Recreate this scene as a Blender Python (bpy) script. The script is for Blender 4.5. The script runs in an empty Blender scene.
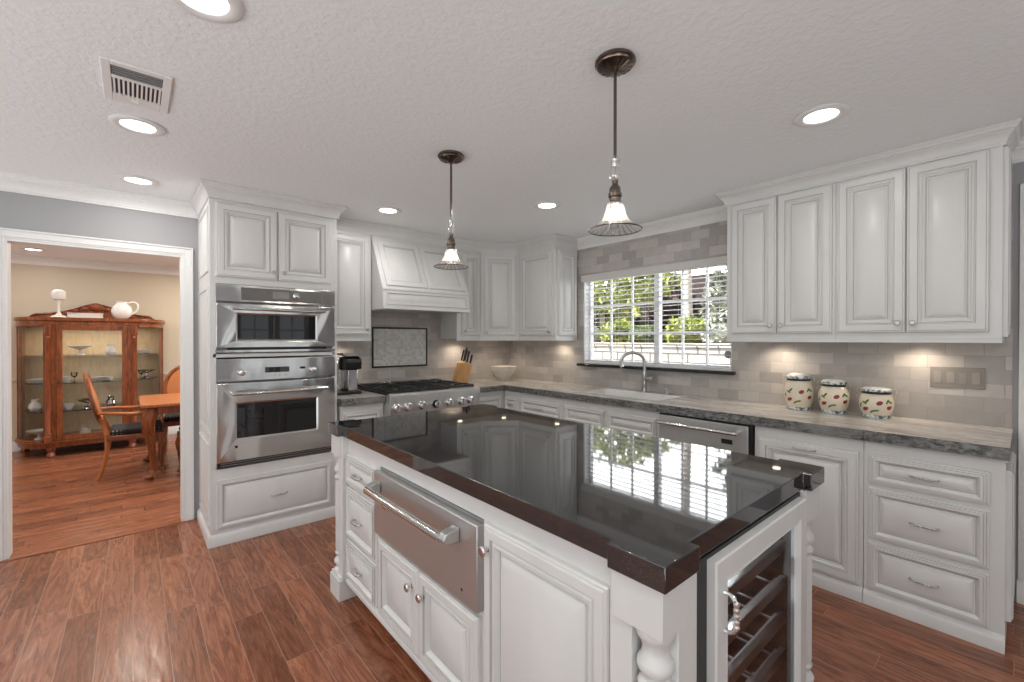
import bpy, bmesh, math, random
from mathutils import Matrix, Vector
random.seed(7)
S = bpy.context.scene
COL = S.collection
PI = math.pi

# ------------------------------------------------------------------ camera, sky, sun, exposure
cd = bpy.data.cameras.new('camera'); cam = bpy.data.objects.new('camera', cd); COL.objects.link(cam)
cd.sensor_width = 36.0; cd.lens = 441.64 / 1024 * 36.0; cd.clip_start = 0.05; cd.clip_end = 200
cam.location = (0, 0, 1.39)
cam.rotation_euler = (PI/2 - 0.005436, 0, -0.7088)
S.camera = cam
S.view_settings.view_transform = 'Standard'; S.view_settings.look = 'None'
S.view_settings.gamma = 1; S.view_settings.use_curve_mapping = False
S.view_settings.exposure = 0.12

wd = bpy.data.worlds.new('sky'); S.world = wd; wd.use_nodes = True
bg = wd.node_tree.nodes['Background']
SKY_BASE, SKY_GARDEN, SKY_LOW = 0.85, 11.0, 1.8      # general sky, glare above the garden side (+x), glow from below added to brighten the ceiling
_nt = wd.node_tree
_tc = _nt.nodes.new('ShaderNodeTexCoord'); _sx = _nt.nodes.new('ShaderNodeSeparateXYZ'); _nt.links.new(_tc.outputs['Generated'], _sx.inputs[0])
def _mr(sock, a, b, c, d):
    n = _nt.nodes.new('ShaderNodeMapRange'); n.interpolation_type = 'SMOOTHSTEP'; _nt.links.new(sock, n.inputs[0])
    for i, v in enumerate((a, b, c, d)): n.inputs[i+1].default_value = v
    return n.outputs[0]
_a = _nt.nodes.new('ShaderNodeMath'); _nt.links.new(_mr(_sx.outputs[0], .25, .8, SKY_BASE, SKY_GARDEN), _a.inputs[0])
_nt.links.new(_mr(_sx.outputs[2], -.05, -.4, 0, SKY_LOW), _a.inputs[1]); _nt.links.new(_a.outputs[0], bg.inputs[1])
bg.inputs[0].default_value = (0.94, 0.98, 1.0, 1)

sd = bpy.data.lights.new('sun', 'SUN'); sd.energy = 13.0; sd.angle = math.radians(1.5); sd.color = (1, .96, .9)
sun = bpy.data.objects.new('sun', sd); COL.objects.link(sun)
sun.rotation_euler = Vector((.50, -.35, -.75)).to_track_quat('-Z', 'Y').to_euler()
DOWNLIGHT_W = 3.3
PUCK_W = 0.85

# ------------------------------------------------------------------ materials
def nodes(name):
    m = bpy.data.materials.new(name); m.use_nodes = True
    nt = m.node_tree; b = nt.nodes['Principled BSDF']
    return m, nt, b
def setp(b, col=None, rough=None, metal=None, ior=None, coat=None, spec=None):
    if col is not None: b.inputs['Base Color'].default_value = (*col, 1)
    if rough is not None: b.inputs['Roughness'].default_value = rough
    if metal is not None: b.inputs['Metallic'].default_value = metal
    if ior is not None: b.inputs['IOR'].default_value = ior
    if coat is not None: b.inputs['Coat Weight'].default_value = coat
    if spec is not None: b.inputs['Specular IOR Level'].default_value = spec
def N(nt, t, **kw):
    n = nt.nodes.new(t)
    for k, v in kw.items():
        if k in n.inputs.keys() if isinstance(k, str) else False: n.inputs[k].default_value = v
        else: setattr(n, k, v)
    return n
def math_(nt, op, a, b=None):
    n = nt.nodes.new('ShaderNodeMath'); n.operation = op
    for i, v in enumerate((a, b)):
        if v is None: continue
        if isinstance(v, (int, float)): n.inputs[i].default_value = v
        else: nt.links.new(v, n.inputs[i])
    return n.outputs[0]
def ramp(nt, fac, stops, interp='LINEAR'):
    r = nt.nodes.new('ShaderNodeValToRGB'); r.color_ramp.interpolation = interp
    e = r.color_ramp.elements
    while len(e) < len(stops): e.new(.5)
    for x, (p, c) in zip(e, stops): x.position = p; x.color = (*c, 1)
    nt.links.new(fac, r.inputs[0]); return r.outputs[0]
def noise(nt, vec, scale, detail=3, rough=.5, dist=0):
    n = nt.nodes.new('ShaderNodeTexNoise'); n.inputs['Scale'].default_value = scale
    n.inputs['Detail'].default_value = detail; n.inputs['Roughness'].default_value = rough
    n.inputs['Distortion'].default_value = dist
    if vec is not None: nt.links.new(vec, n.inputs['Vector'])
    return n.outputs['Fac']
def objco(nt, scale=(1, 1, 1), rot=(0, 0, 0)):
    t = nt.nodes.new('ShaderNodeTexCoord'); m = nt.nodes.new('ShaderNodeMapping')
    m.inputs['Scale'].default_value = scale; m.inputs['Rotation'].default_value = rot
    nt.links.new(t.outputs['Object'], m.inputs[0]); return m.outputs[0]
def bump(nt, b, h, strength, dist=.01):
    n = nt.nodes.new('ShaderNodeBump'); n.inputs['Strength'].default_value = strength
    n.inputs['Distance'].default_value = dist
    nt.links.new(h, n.inputs['Height']); nt.links.new(n.outputs[0], b.inputs['Normal'])
def mix(nt, fac, a, b, blend='MIX'):
    n = nt.nodes.new('ShaderNodeMix'); n.data_type = 'RGBA'; n.blend_type = blend
    if isinstance(fac, (int, float)): n.inputs[0].default_value = fac
    else: nt.links.new(fac, n.inputs[0])
    for i, v in ((6, a), (7, b)):
        if isinstance(v, tuple): n.inputs[i].default_value = (*v, 1)
        else: nt.links.new(v, n.inputs[i])
    return n.outputs[2]

def simple(name, col, rough=.5, metal=0, nscale=30, namp=.06, **kw):
    """plain material with a faint noise variation"""
    m, nt, b = nodes(name); setp(b, col, rough, metal, **kw)
    if namp:
        f = noise(nt, objco(nt), nscale, 3)
        lo = tuple(c*(1-namp) for c in col); hi = tuple(min(1, c*(1+namp)) for c in col)
        nt.links.new(ramp(nt, f, [(.3, lo), (.7, hi)]), b.inputs['Base Color'])
    return m
def emissive(name, col, strength):
    m, nt, b = nodes(name); setp(b, (.8, .8, .8), .5)
    b.inputs['Emission Color'].default_value = (*col, 1); b.inputs['Emission Strength'].default_value = strength
    return m

def cabinet_paint():
    m, nt, b = nodes('cabinet_paint'); setp(b, (.74, .73, .71), .33)
    f = noise(nt, objco(nt, (1, 1, .25)), 9, 4)
    nt.links.new(ramp(nt, f, [(.3, (.655, .65, .635)), (.75, (.70, .695, .68))]), b.inputs['Base Color'])
    return m
def wall_paint(name, col):
    m, nt, b = nodes(name); setp(b, col, .75)
    co = objco(nt); f = noise(nt, co, 160, 2)
    bump(nt, b, f, .12, .004)
    return m
def ceiling_mat():
    m, nt, b = nodes('ceiling_plaster'); setp(b, (.83, .85, .855), .85)
    co = objco(nt)
    a = noise(nt, co, 34, 4, .55, .6); c = noise(nt, co, 75, 2)
    h = math_(nt, 'ADD', ramp(nt, a, [(.42, (0, 0, 0)), (.6, (1, 1, 1))]), math_(nt, 'MULTIPLY', c, .5))
    bump(nt, b, h, .19, .008)
    return m
def floor_mat(name, along, w=.125, L=.72, warm=1.0):
    """hand-scraped planks; along = 'X' or 'Y'"""
    m, nt, b = nodes(name); setp(b, rough=.3)
    t = nt.nodes.new('ShaderNodeTexCoord'); s = nt.nodes.new('ShaderNodeSeparateXYZ')
    nt.links.new(t.outputs['Object'], s.inputs[0])
    u, v = (s.outputs[0], s.outputs[1]) if along == 'Y' else (s.outputs[1], s.outputs[0])
    un = math_(nt, 'DIVIDE', u, w); iu = math_(nt, 'FLOOR', un); fu = math_(nt, 'SUBTRACT', un, iu)
    wn = nt.nodes.new('ShaderNodeTexWhiteNoise'); wn.noise_dimensions = '1D'; nt.links.new(iu, wn.inputs['W'])
    vn = math_(nt, 'ADD', math_(nt, 'DIVIDE', v, L), math_(nt, 'MULTIPLY', wn.outputs[0], 7.3))
    iv = math_(nt, 'FLOOR', vn); fv = math_(nt, 'SUBTRACT', vn, iv)
    cb = nt.nodes.new('ShaderNodeCombineXYZ'); nt.links.new(iu, cb.inputs[0]); nt.links.new(iv, cb.inputs[1])
    w2 = nt.nodes.new('ShaderNodeTexWhiteNoise'); w2.noise_dimensions = '3D'; nt.links.new(cb.outputs[0], w2.inputs['Vector'])
    pid = w2.outputs[0]
    # grain, stretched along the board and shifted per board
    g = nt.nodes.new('ShaderNodeCombineXYZ')
    nt.links.new(math_(nt, 'MULTIPLY', u, 15), g.inputs[0])
    nt.links.new(math_(nt, 'ADD', math_(nt, 'MULTIPLY', v, 1.5), math_(nt, 'MULTIPLY', pid, 31)), g.inputs[1])
    nt.links.new(math_(nt, 'MULTIPLY', pid, 17), g.inputs[2])
    gr = noise(nt, g.outputs[0], 1.5, 7, .66, 2.6)
    base = ramp(nt, gr, [(.25, (.085, .026, .013)), (.40, (.20, .068, .034)), (.55, (.33, .125, .066)), (.72, (.44, .20, .115))])
    tone = ramp(nt, pid, [(0, (.70, .68, .66)), (.5, (.95, .95, .95)), (1, (1.16, 1.14, 1.12))])
    c = mix(nt, 1.0, base, tone, 'MULTIPLY')
    eu = math_(nt, 'MINIMUM', fu, math_(nt, 'SUBTRACT', 1, fu))
    ev = math_(nt, 'MINIMUM', fv, math_(nt, 'SUBTRACT', 1, fv))
    su = math_(nt, 'LESS_THAN', eu, .016); sv = math_(nt, 'LESS_THAN', ev, .0022)
    seam = math_(nt, 'MAXIMUM', su, sv)
    c = mix(nt, math_(nt, 'MULTIPLY', seam, .75), c, (.40, .215, .14) if along == 'Y' else (.12, .04, .02))
    nt.links.new(c, b.inputs['Base Color'])
    rr = ramp(nt, gr, [(.2, (.30, .30, .30)), (.8, (.20, .20, .20))]); nt.links.new(rr, b.inputs['Roughness'])
    g2 = nt.nodes.new('ShaderNodeCombineXYZ'); nt.links.new(math_(nt, 'MULTIPLY', u, 14), g2.inputs[0]); nt.links.new(math_(nt, 'MULTIPLY', v, 3.5), g2.inputs[1]); nt.links.new(math_(nt, 'MULTIPLY', pid, 9), g2.inputs[2])
    wave = noise(nt, g2.outputs[0], 1.0, 2, .5, .5)
    h = math_(nt, 'SUBTRACT', math_(nt, 'ADD', math_(nt, 'MULTIPLY', gr, .3), math_(nt, 'MULTIPLY', wave, 1.6)), math_(nt, 'MULTIPLY', seam, .6))
    bump(nt, b, h, .32, .004)
    return m
def tile_mat(name, axis, bw=.152, bh=.076, c1=(.36, .333, .31), c2=(.54, .505, .47), mortar=(.36, .335, .31), off=.5, ms=.0016, bumpy=.5, z0=.914):
    """axis: 'X' = wall whose surface runs along Y (normal X); 'Y' = runs along X"""
    m, nt, b = nodes(name); setp(b, rough=.42)
    g = nt.nodes.new('ShaderNodeNewGeometry'); s = nt.nodes.new('ShaderNodeSeparateXYZ')
    nt.links.new(g.outputs['Position'], s.inputs[0])
    cb = nt.nodes.new('ShaderNodeCombineXYZ')
    nt.links.new(s.outputs[1] if axis == 'X' else s.outputs[0], cb.inputs[0])
    nt.links.new(math_(nt, 'SUBTRACT', s.outputs[2], z0 + .002), cb.inputs[1])
    br = nt.nodes.new('ShaderNodeTexBrick'); nt.links.new(cb.outputs[0], br.inputs['Vector'])
    br.offset = off; br.squash = 1
    for k, v in dict(Scale=1, **{'Mortar Size': ms, 'Mortar Smooth': .2, 'Bias': 0, 'Brick Width': bw, 'Row Height': bh}).items(): br.inputs[k].default_value = v
    br.inputs['Color1'].default_value = (*c1, 1); br.inputs['Color2'].default_value = (*c2, 1); br.inputs['Mortar'].default_value = (*mortar, 1)
    n = noise(nt, cb.outputs[0], 9, 5, .6, 1.2)
    v = ramp(nt, n, [(.3, (.93, .92, .91)), (.55, (1, 1, 1)), (.75, (1.05, 1.04, 1.03))])
    nt.links.new(mix(nt, 1.0, br.outputs[0], v, 'MULTIPLY'), b.inputs['Base Color'])
    h = math_(nt, 'SUBTRACT', 1, br.outputs['Fac'])
    bump(nt, b, h, bumpy, .002)
    return m
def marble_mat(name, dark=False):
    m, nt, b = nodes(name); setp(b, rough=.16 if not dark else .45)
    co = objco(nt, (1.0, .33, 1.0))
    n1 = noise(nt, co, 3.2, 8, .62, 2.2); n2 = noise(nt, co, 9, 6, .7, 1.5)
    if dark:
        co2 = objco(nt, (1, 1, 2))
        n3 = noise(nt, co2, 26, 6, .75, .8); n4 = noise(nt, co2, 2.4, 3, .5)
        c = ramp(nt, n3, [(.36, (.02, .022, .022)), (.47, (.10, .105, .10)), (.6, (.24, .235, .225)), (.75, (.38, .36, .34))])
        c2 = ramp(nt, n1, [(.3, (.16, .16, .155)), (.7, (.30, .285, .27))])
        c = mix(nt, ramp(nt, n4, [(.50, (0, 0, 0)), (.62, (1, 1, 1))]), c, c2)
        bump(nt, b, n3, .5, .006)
    else:
        a = ramp(nt, n1, [(.22, (.22, .215, .21)), (.36, (.44, .41, .385)), (.48, (.58, .54, .505)), (.68, (.74, .695, .66))])
        v = ramp(nt, n2, [(.44, (1, 1, 1)), (.49, (.68, .67, .66)), (.54, (1, 1, 1))])
        c = mix(nt, .8, a, v, 'MULTIPLY')
    nt.links.new(c, b.inputs['Base Color'])
    return m
def granite_mat():
    m, nt, b = nodes('black_granite'); setp(b, rough=.04, ior=2.0)
    n = noise(nt, objco(nt), 420, 2, .5)
    nt.links.new(ramp(nt, n, [(.5, (.010, .010, .011)), (.66, (.045, .045, .047)), (.75, (.11, .11, .115))]), b.inputs['Base Color'])
    return m
def steel_mat(name, rough=.34, col=(.56, .555, .545), stretch=(1, 1, 8)):
    m, nt, b = nodes(name); setp(b, col, rough, 1.0)
    n = noise(nt, objco(nt, stretch), 6, 3)
    nt.links.new(ramp(nt, n, [(.2, (rough*.9,)*3), (.8, (rough*1.1,)*3)]), b.inputs['Roughness'])
    if rough < .2: bump(nt, b, noise(nt, objco(nt, (1, 1, .6)), 7, 1, .4), .35, .012)
    else: b.inputs['Metallic'].default_value = .82
    return m
def wood_mat(name, dark, light, rough=.28, scale=(3, 3, .6)):
    m, nt, b = nodes(name); setp(b, rough=rough)
    n = noise(nt, objco(nt, scale), 9, 6, .6, 1.4)
    nt.links.new(ramp(nt, n, [(.3, dark), (.7, light)]), b.inputs['Base Color'])
    return m
def pane_mat(name, tint=(1, 1, 1), refl=.6, fres=1.45):
    m = bpy.data.materials.new(name); m.use_nodes = True; nt = m.node_tree; nt.nodes.clear()
    o = nt.nodes.new('ShaderNodeOutputMaterial'); mx = nt.nodes.new('ShaderNodeMixShader')
    t = nt.nodes.new('ShaderNodeBsdfTransparent'); t.inputs[0].default_value = (*tint, 1)
    g = nt.nodes.new('ShaderNodeBsdfGlossy'); g.inputs['Roughness'].default_value = .02
    f = nt.nodes.new('ShaderNodeFresnel'); f.inputs[0].default_value = fres
    nt.links.new(math_(nt, 'MULTIPLY', f.outputs[0], refl), mx.inputs[0])
    nt.links.new(t.outputs[0], mx.inputs[1]); nt.links.new(g.outputs[0], mx.inputs[2]); nt.links.new(mx.outputs[0], o.inputs[0])
    return m
def pressed_glass(name='pressed_glass', ribs=22, base=.06):
    m = bpy.data.materials.new(name); m.use_nodes = True; nt = m.node_tree; nt.nodes.clear()
    o = nt.nodes.new('ShaderNodeOutputMaterial'); m1 = nt.nodes.new('ShaderNodeMixShader'); m2 = nt.nodes.new('ShaderNodeMixShader')
    t = nt.nodes.new('ShaderNodeBsdfTransparent'); t.inputs[0].default_value = (.96, .96, .96, 1)
    g = nt.nodes.new('ShaderNodeBsdfGlossy'); g.inputs['Roughness'].default_value = .12
    d = nt.nodes.new('ShaderNodeBsdfTranslucent'); d.inputs[0].default_value = (.95, .95, .95, 1)
    lw = nt.nodes.new('ShaderNodeLayerWeight'); lw.inputs[0].default_value = .45
    m1.inputs[0].default_value = .16; nt.links.new(g.outputs[0], m1.inputs[1]); nt.links.new(d.outputs[0], m1.inputs[2])
    tc = nt.nodes.new('ShaderNodeTexCoord'); sx = nt.nodes.new('ShaderNodeSeparateXYZ'); nt.links.new(tc.outputs['Object'], sx.inputs[0])
    ang = math_(nt, 'ARCTAN2', sx.outputs[1], sx.outputs[0]); rib = math_(nt, 'POWER', math_(nt, 'ABSOLUTE', math_(nt, 'SINE', math_(nt, 'MULTIPLY', ang, ribs/2))), 4)
    op = math_(nt, 'ADD', math_(nt, 'MULTIPLY', lw.outputs['Facing'], .30), math_(nt, 'MULTIPLY', rib, .42))
    nt.links.new(math_(nt, 'ADD', op, base), m2.inputs[0])
    nt.links.new(t.outputs[0], m2.inputs[1]); nt.links.new(m1.outputs[0], m2.inputs[2]); nt.links.new(m2.outputs[0], o.inputs[0])
    return m
def fabric_dark():
    m, nt, b = nodes('dotted_seat_fabric'); setp(b, rough=.9)
    v = nt.nodes.new('ShaderNodeTexVoronoi'); v.inputs['Scale'].default_value = 34; v.inputs['Randomness'].default_value = .1
    nt.links.new(objco(nt), v.inputs['Vector'])
    nt.links.new(ramp(nt, v.outputs['Distance'], [(.2, (.33, .31, .28)), (.3, (.022, .022, .026))]), b.inputs['Base Color'])
    return m
def leaf_mat(name, dark, light):
    m, nt, b = nodes(name); setp(b, rough=.6)
    n = noise(nt, objco(nt), 5, 4, .7)
    c = ramp(nt, n, [(.32, dark), (.66, light)])
    nt.links.new(c, b.inputs['Base Color'])
    b.inputs['Subsurface Weight'].default_value = 0
    return m

M = dict(
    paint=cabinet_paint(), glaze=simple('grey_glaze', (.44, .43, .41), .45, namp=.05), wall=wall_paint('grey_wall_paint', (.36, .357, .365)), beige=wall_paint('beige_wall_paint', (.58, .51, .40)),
    trim=simple('white_trim_paint', (.78, .775, .76), .4, namp=.015), ceiling=ceiling_mat(),
    floor_k=floor_mat('kitchen_planks', 'Y'), floor_d=floor_mat('dining_planks', 'X', .085, 1.1),
    tile_x=tile_mat('marble_tile_side', 'X'), tile_y=tile_mat('marble_tile_range', 'Y'),
    mosaic=tile_mat('mosaic_tile', 'Y', .0262, .0262, (.47, .46, .44), (.66, .65, .63), (.72, .71, .69), 0, .0014, .3),
    black_tile=simple('black_liner_tile', (.02, .02, .02), .2, nscale=60),
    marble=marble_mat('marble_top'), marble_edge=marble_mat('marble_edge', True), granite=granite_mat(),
    steel=steel_mat('brushed_steel'), steel2=steel_mat('polished_steel', .13, (.70, .695, .685)), chrome=simple('chrome', (.72, .72, .72), .10, 1, namp=0),
    nickel=simple('brushed_nickel', (.52, .51, .49), .28, 1), bronze=simple('dark_bronze', (.16, .13, .11), .24, 1),
    iron=simple('cast_iron', (.018, .018, .018), .45), black=simple('black_plastic', (.008, .008, .008), .35),
    darkglass=simple('oven_glass', (.006, .006, .007), .03, nscale=3, ior=1.6), cavity=simple('cooler_lining', (.035, .036, .038), .5),
    grey=simple('grey_plastic', (.25, .25, .25), .4), display=simple('display_panel', (.17, .165, .16), .3, .6),
    glass=pane_mat('clear_pane'), cooler_glass=pane_mat('tinted_pane', (.82, .83, .84), .3), pressed=pressed_glass(), cut=pressed_glass('cut_crystal', 6, .32),
    lamp=emissive('lamp_diffuser', (1, .97, .92), 6.0), bulb=emissive('bulb', (1, .90, .75), 20.0), puck=emissive('puck_diffuser', (1, .86, .68), 8.0),
    white=simple('white_ceramic', (.80, .79, .77), .2, namp=.02), vinyl=simple('white_vinyl', (.78, .78, .79), .35, namp=.01),
    blind=simple('blind_slat', (.80, .80, .80), .45, namp=.02), slat_shade=simple('valance_paint', (.60, .58, .555), .45, namp=.02),
    stone_sill=simple('black_stone_sill', (.02, .022, .022), .12), switch=simple('taupe_switch', (.25, .225, .20), .35, namp=.02),
    switch2=simple('taupe_rocker', (.31, .28, .255), .3, namp=.02),
    cream=simple('cream_ceramic', (.74, .66, .52), .22, nscale=14, namp=.05), red=simple('painted_red', (.26, .025, .018), .3, nscale=60, namp=.3),
    green=simple('painted_green', (.07, .14, .03), .3, nscale=60, namp=.3), blue_check=None,
    block=wood_mat('knife_block_wood', (.50, .26, .09), (.68, .40, .17), .4), bowl=simple('stoneware', (.60, .55, .49), .35, nscale=20),
    cherry=wood_mat('carved_cherry', (.10, .027, .009), (.36, .105, .030)), oak=wood_mat('orange_oak', (.33, .10, .03), (.56, .20, .065), .3),
    cherry2=wood_mat('dark_carved_cherry', (.11, .025, .009), (.34, .09, .03)), seat=fabric_dark(),
    pad=simple('rust_velvet', (.50, .17, .055), .8), cavity_wood=wood_mat('cabinet_lining', (.52, .40, .24), (.66, .52, .34)),
    crystal=pane_mat('crystal', (.93, .95, .96), 1.0, 1.6),
    soil=simple('garden_soil', (.22, .15, .10), .95, nscale=12, namp=.3), bark=simple('pale_bark', (.62, .58, .54), .9, nscale=14, namp=.2),
    leaf_a=leaf_mat('leaf_bright', (.04, .08, .015), (.52, .58, .13)), leaf_b=leaf_mat('leaf_green', (.02, .05, .015), (.26, .34, .15)),
    leaf_p=leaf_mat('leaf_plum', (.02, .010, .013), (.085, .045, .05)), leaf_s=leaf_mat('leaf_silver', (.08, .11, .08), (.62, .66, .58)), fence=simple('garden_fence_stain', (.05, .035, .033), .9), leaf_d=leaf_mat('leaf_dark', (.012, .028, .012), (.09, .14, .06)),
)
def check_mat():
    m, nt, b = nodes('blue_grey_check'); setp(b, rough=.25)
    n = noise(nt, objco(nt), 55, 2)
    nt.links.new(ramp(nt, n, [(.42, (.13, .17, .17)), (.5, (.42, .46, .45)), (.58, (.74, .74, .72))]), b.inputs['Base Color'])
    return m
M['blue_check'] = check_mat()
M['lid_dome'] = simple('lid_glaze', (.66, .68, .67), .15, nscale=26, namp=.22)
def stone_mat():
    m, nt, b = nodes('garden_block'); setp(b, rough=.9)
    g = nt.nodes.new('ShaderNodeNewGeometry'); s = nt.nodes.new('ShaderNodeSeparateXYZ'); nt.links.new(g.outputs['Position'], s.inputs[0])
    cb = nt.nodes.new('ShaderNodeCombineXYZ'); nt.links.new(s.outputs[1], cb.inputs[0]); nt.links.new(s.outputs[2], cb.inputs[1])
    br = nt.nodes.new('ShaderNodeTexBrick'); nt.links.new(cb.outputs[0], br.inputs['Vector'])
    for k, v in dict(Scale=1, **{'Mortar Size': .014, 'Brick Width': .30, 'Row Height': .13}).items(): br.inputs[k].default_value = v
    br.inputs['Color1'].default_value = (.60, .57, .54, 1); br.inputs['Color2'].default_value = (.40, .38, .36, 1); br.inputs['Mortar'].default_value = (.12, .11, .10, 1)
    nt.links.new(br.outputs[0], b.inputs['Base Color']); return m
M['stone'] = stone_mat()

# ------------------------------------------------------------------ mesh builder
MATS = {}          # world matrix of every root
def frame(loc, rz=0): return Matrix.Translation(Vector(loc)) @ Matrix.Rotation(rz, 4, 'Z')
class MB:
    def __init__(s, T=None): s.v = []; s.f = []; s.m = []; s.T = T or Matrix()
    def add(s, vs, fs, m=0, T=None):
        T = s.T @ T if T is not None else s.T
        k = len(s.v); s.v += [T @ Vector(p) for p in vs]; s.f += [tuple(i+k for i in f) for f in fs]; s.m += [m]*len(fs); return s
    def box(s, x0, y0, z0, x1, y1, z1, m=0, T=None):
        x0, x1 = sorted((x0, x1)); y0, y1 = sorted((y0, y1)); z0, z1 = sorted((z0, z1))
        vs = [(x, y, z) for z in (z0, z1) for y in (y0, y1) for x in (x0, x1)]
        return s.add(vs, [(0, 2, 3, 1), (4, 5, 7, 6), (0, 1, 5, 4), (2, 6, 7, 3), (0, 4, 6, 2), (1, 3, 7, 5)], m, T)
    def prism(s, poly, z0, z1, m=0, T=None, mtop=None, mbot=None):
        n = len(poly); vs = [(x, y, z0) for x, y in poly] + [(x, y, z1) for x, y in poly]
        s.add(vs, [(i, (i+1) % n, n+(i+1) % n, n+i) for i in range(n)], m, T)
        k = len(s.v)-2*n
        s.f += [tuple(k+i for i in reversed(range(n))), tuple(k+n+i for i in range(n))]
        s.m += [m if mbot is None else mbot, m if mtop is None else mtop]; return s
    def xprism(s, poly, x0, x1, m=0, T=None):   # poly in (y, z)
        n = len(poly); vs = [(x0, y, z) for y, z in poly] + [(x1, y, z) for y, z in poly]
        return s.add(vs, [(i, (i+1) % n, n+(i+1) % n, n+i) for i in range(n)] + [tuple(reversed(range(n))), tuple(range(n, 2*n))], m, T)
    def lathe(s, prof, c=(0, 0, 0), seg=24, m=0, axis='Z', mod=None, T=None, a0=0, a1=2*PI, sx=1, sy=1):
        full = abs(a1-a0-2*PI) < 1e-6; ns = seg if full else seg+1
        vs = []; rings = []
        for r, z in prof:
            if r < 1e-6: rings.append([len(vs)]); vs.append((0, 0, z))
            else:
                ring = []
                for i in range(ns):
                    a = a0+(a1-a0)*i/seg; rr = r*(mod(a, z) if mod else 1)
                    ring.append(len(vs)); vs.append((rr*math.cos(a)*sx, rr*math.sin(a)*sy, z))
                rings.append(ring)
        fs = []
        for A, B in zip(rings, rings[1:]):
            cnt = seg
            if len(A) == 1 and len(B) == 1: continue
            for i in range(cnt):
                j = (i+1) % ns if full else i+1
                if len(A) == 1: fs.append((A[0], B[i], B[j]))
                elif len(B) == 1: fs.append((A[i], A[j], B[0]))
                else: fs.append((A[i], A[j], B[j], B[i]))
        R = {'Z': Matrix(), 'Y': Matrix.Rotation(PI/2, 4, 'X'), 'X': Matrix.Rotation(PI/2, 4, 'Y')}[axis]   # 'Y': +z -> -y
        TT = Matrix.Translation(Vector(c)) @ R
        return s.add(vs, fs, m, (T @ TT) if T is not None else TT)
    def tube(s, pts, r, seg=8, m=0, T=None, flat=1.0, smooth=0):
        pts = [Vector(p) for p in pts]; rs = list(r) if isinstance(r, (list, tuple)) else [r]*len(pts)
        if smooth:
            P2 = []; R2 = []
            for i in range(len(pts)-1):
                p0 = pts[max(i-1, 0)]; p1 = pts[i]; p2 = pts[i+1]; p3 = pts[min(i+2, len(pts)-1)]
                for k in range(smooth):
                    t = k/smooth
                    P2.append(.5*((2*p1)+(p2-p0)*t+(2*p0-5*p1+4*p2-p3)*t*t+(3*p1-p0-3*p2+p3)*t**3)); R2.append(rs[i]*(1-t)+rs[i+1]*t)
            P2.append(pts[-1]); R2.append(rs[-1]); pts = P2; rs = R2
        vs = []; fs = []; n = len(pts)
        d0 = (pts[1]-pts[0]).normalized(); up = Vector((0, 0, 1)) if abs(d0.z) < .9 else Vector((0, 1, 0))
        a = d0.cross(up).normalized()
        for i in range(n):
            d = (pts[min(i+1, n-1)]-pts[max(i-1, 0)]).normalized()
            a = (a-d*a.dot(d)).normalized(); b = d.cross(a)
            for k in range(seg):
                t = 2*PI*k/seg; vs.append(tuple(pts[i]+(a*math.cos(t)+b*math.sin(t)*flat)*rs[i]))
        for i in range(n-1):
            for k in range(seg): fs.append((i*seg+k, i*seg+(k+1) % seg, (i+1)*seg+(k+1) % seg, (i+1)*seg+k))
        fs += [tuple(reversed(range(seg))), tuple(range((n-1)*seg, n*seg))]
        return s.add(vs, fs, m, T)
    def ball(s, c, rx, ry, rz, m=0, seg=14, rings=8, T=None):
        prof = [(math.sin(PI*i/rings), -math.cos(PI*i/rings)) for i in range(rings+1)]
        prof[0] = (0, -1); prof[-1] = (0, 1)
        TT = Matrix.Translation(Vector(c)) @ Matrix.Diagonal((rx, ry, rz, 1))
        return s.lathe(prof, (0, 0, 0), seg, m, T=(T @ TT) if T is not None else TT)
    def panel(s, x0, x1, z0, z1, rings, m=0, T=None, glaze=False):
        """front in the local xz plane, outward = -y; rings = [(inset, depth)]"""
        vs = []; fs = []
        for i, n in [q[:2] for q in rings]: vs += [(x0+i, -n, z0+i), (x1-i, -n, z0+i), (x1-i, -n, z1-i), (x0+i, -n, z1-i)]
        for k in range(len(rings)-1):
            for i in range(4): fs.append((4*k+i, 4*k+(i+1) % 4, 4*k+4+(i+1) % 4, 4*k+4+i))
        k = 4*(len(rings)-1); fs += [(k, k+1, k+2, k+3), (3, 2, 1, 0)]
        s.add(vs, fs, m, T)
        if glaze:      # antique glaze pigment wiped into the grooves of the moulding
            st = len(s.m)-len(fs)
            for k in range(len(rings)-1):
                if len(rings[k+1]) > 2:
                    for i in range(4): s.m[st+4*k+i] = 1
        return s
    def sweep(s, path, prof, m=0, closed=False):
        """path in xy; prof = [(out, z)]; out is to the right of travel"""
        n = len(path); P = [Vector(p).to_2d() if len(p) > 2 else Vector(p) for p in path]; nor = []
        for i in range(n):
            ds = []
            if i > 0 or closed: ds.append((P[i]-P[i-1]).normalized())
            if i < n-1 or closed: ds.append((P[(i+1) % n]-P[i]).normalized())
            ns = [Vector((d.y, -d.x)) for d in ds]
            if len(ns) == 2:
                b = (ns[0]+ns[1]).normalized(); b = b/max(.2, b.dot(ns[0]))
            else: b = ns[0]
            nor.append(b)
        vs = [(P[i].x+nor[i].x*o, P[i].y+nor[i].y*o, z) for i in range(n) for o, z in prof]
        k = len(prof); fs = []
        for i in range(n if closed else n-1):
            for j in range(k):
                a = i*k+j; b = i*k+(j+1) % k; i2 = ((i+1) % n)*k
                fs.append((a, b, i2+(j+1) % k, i2+j))
        if not closed: fs += [tuple(range(k)), tuple(reversed(range((n-1)*k, n*k)))]
        return s.add(vs, fs, m)
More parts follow.
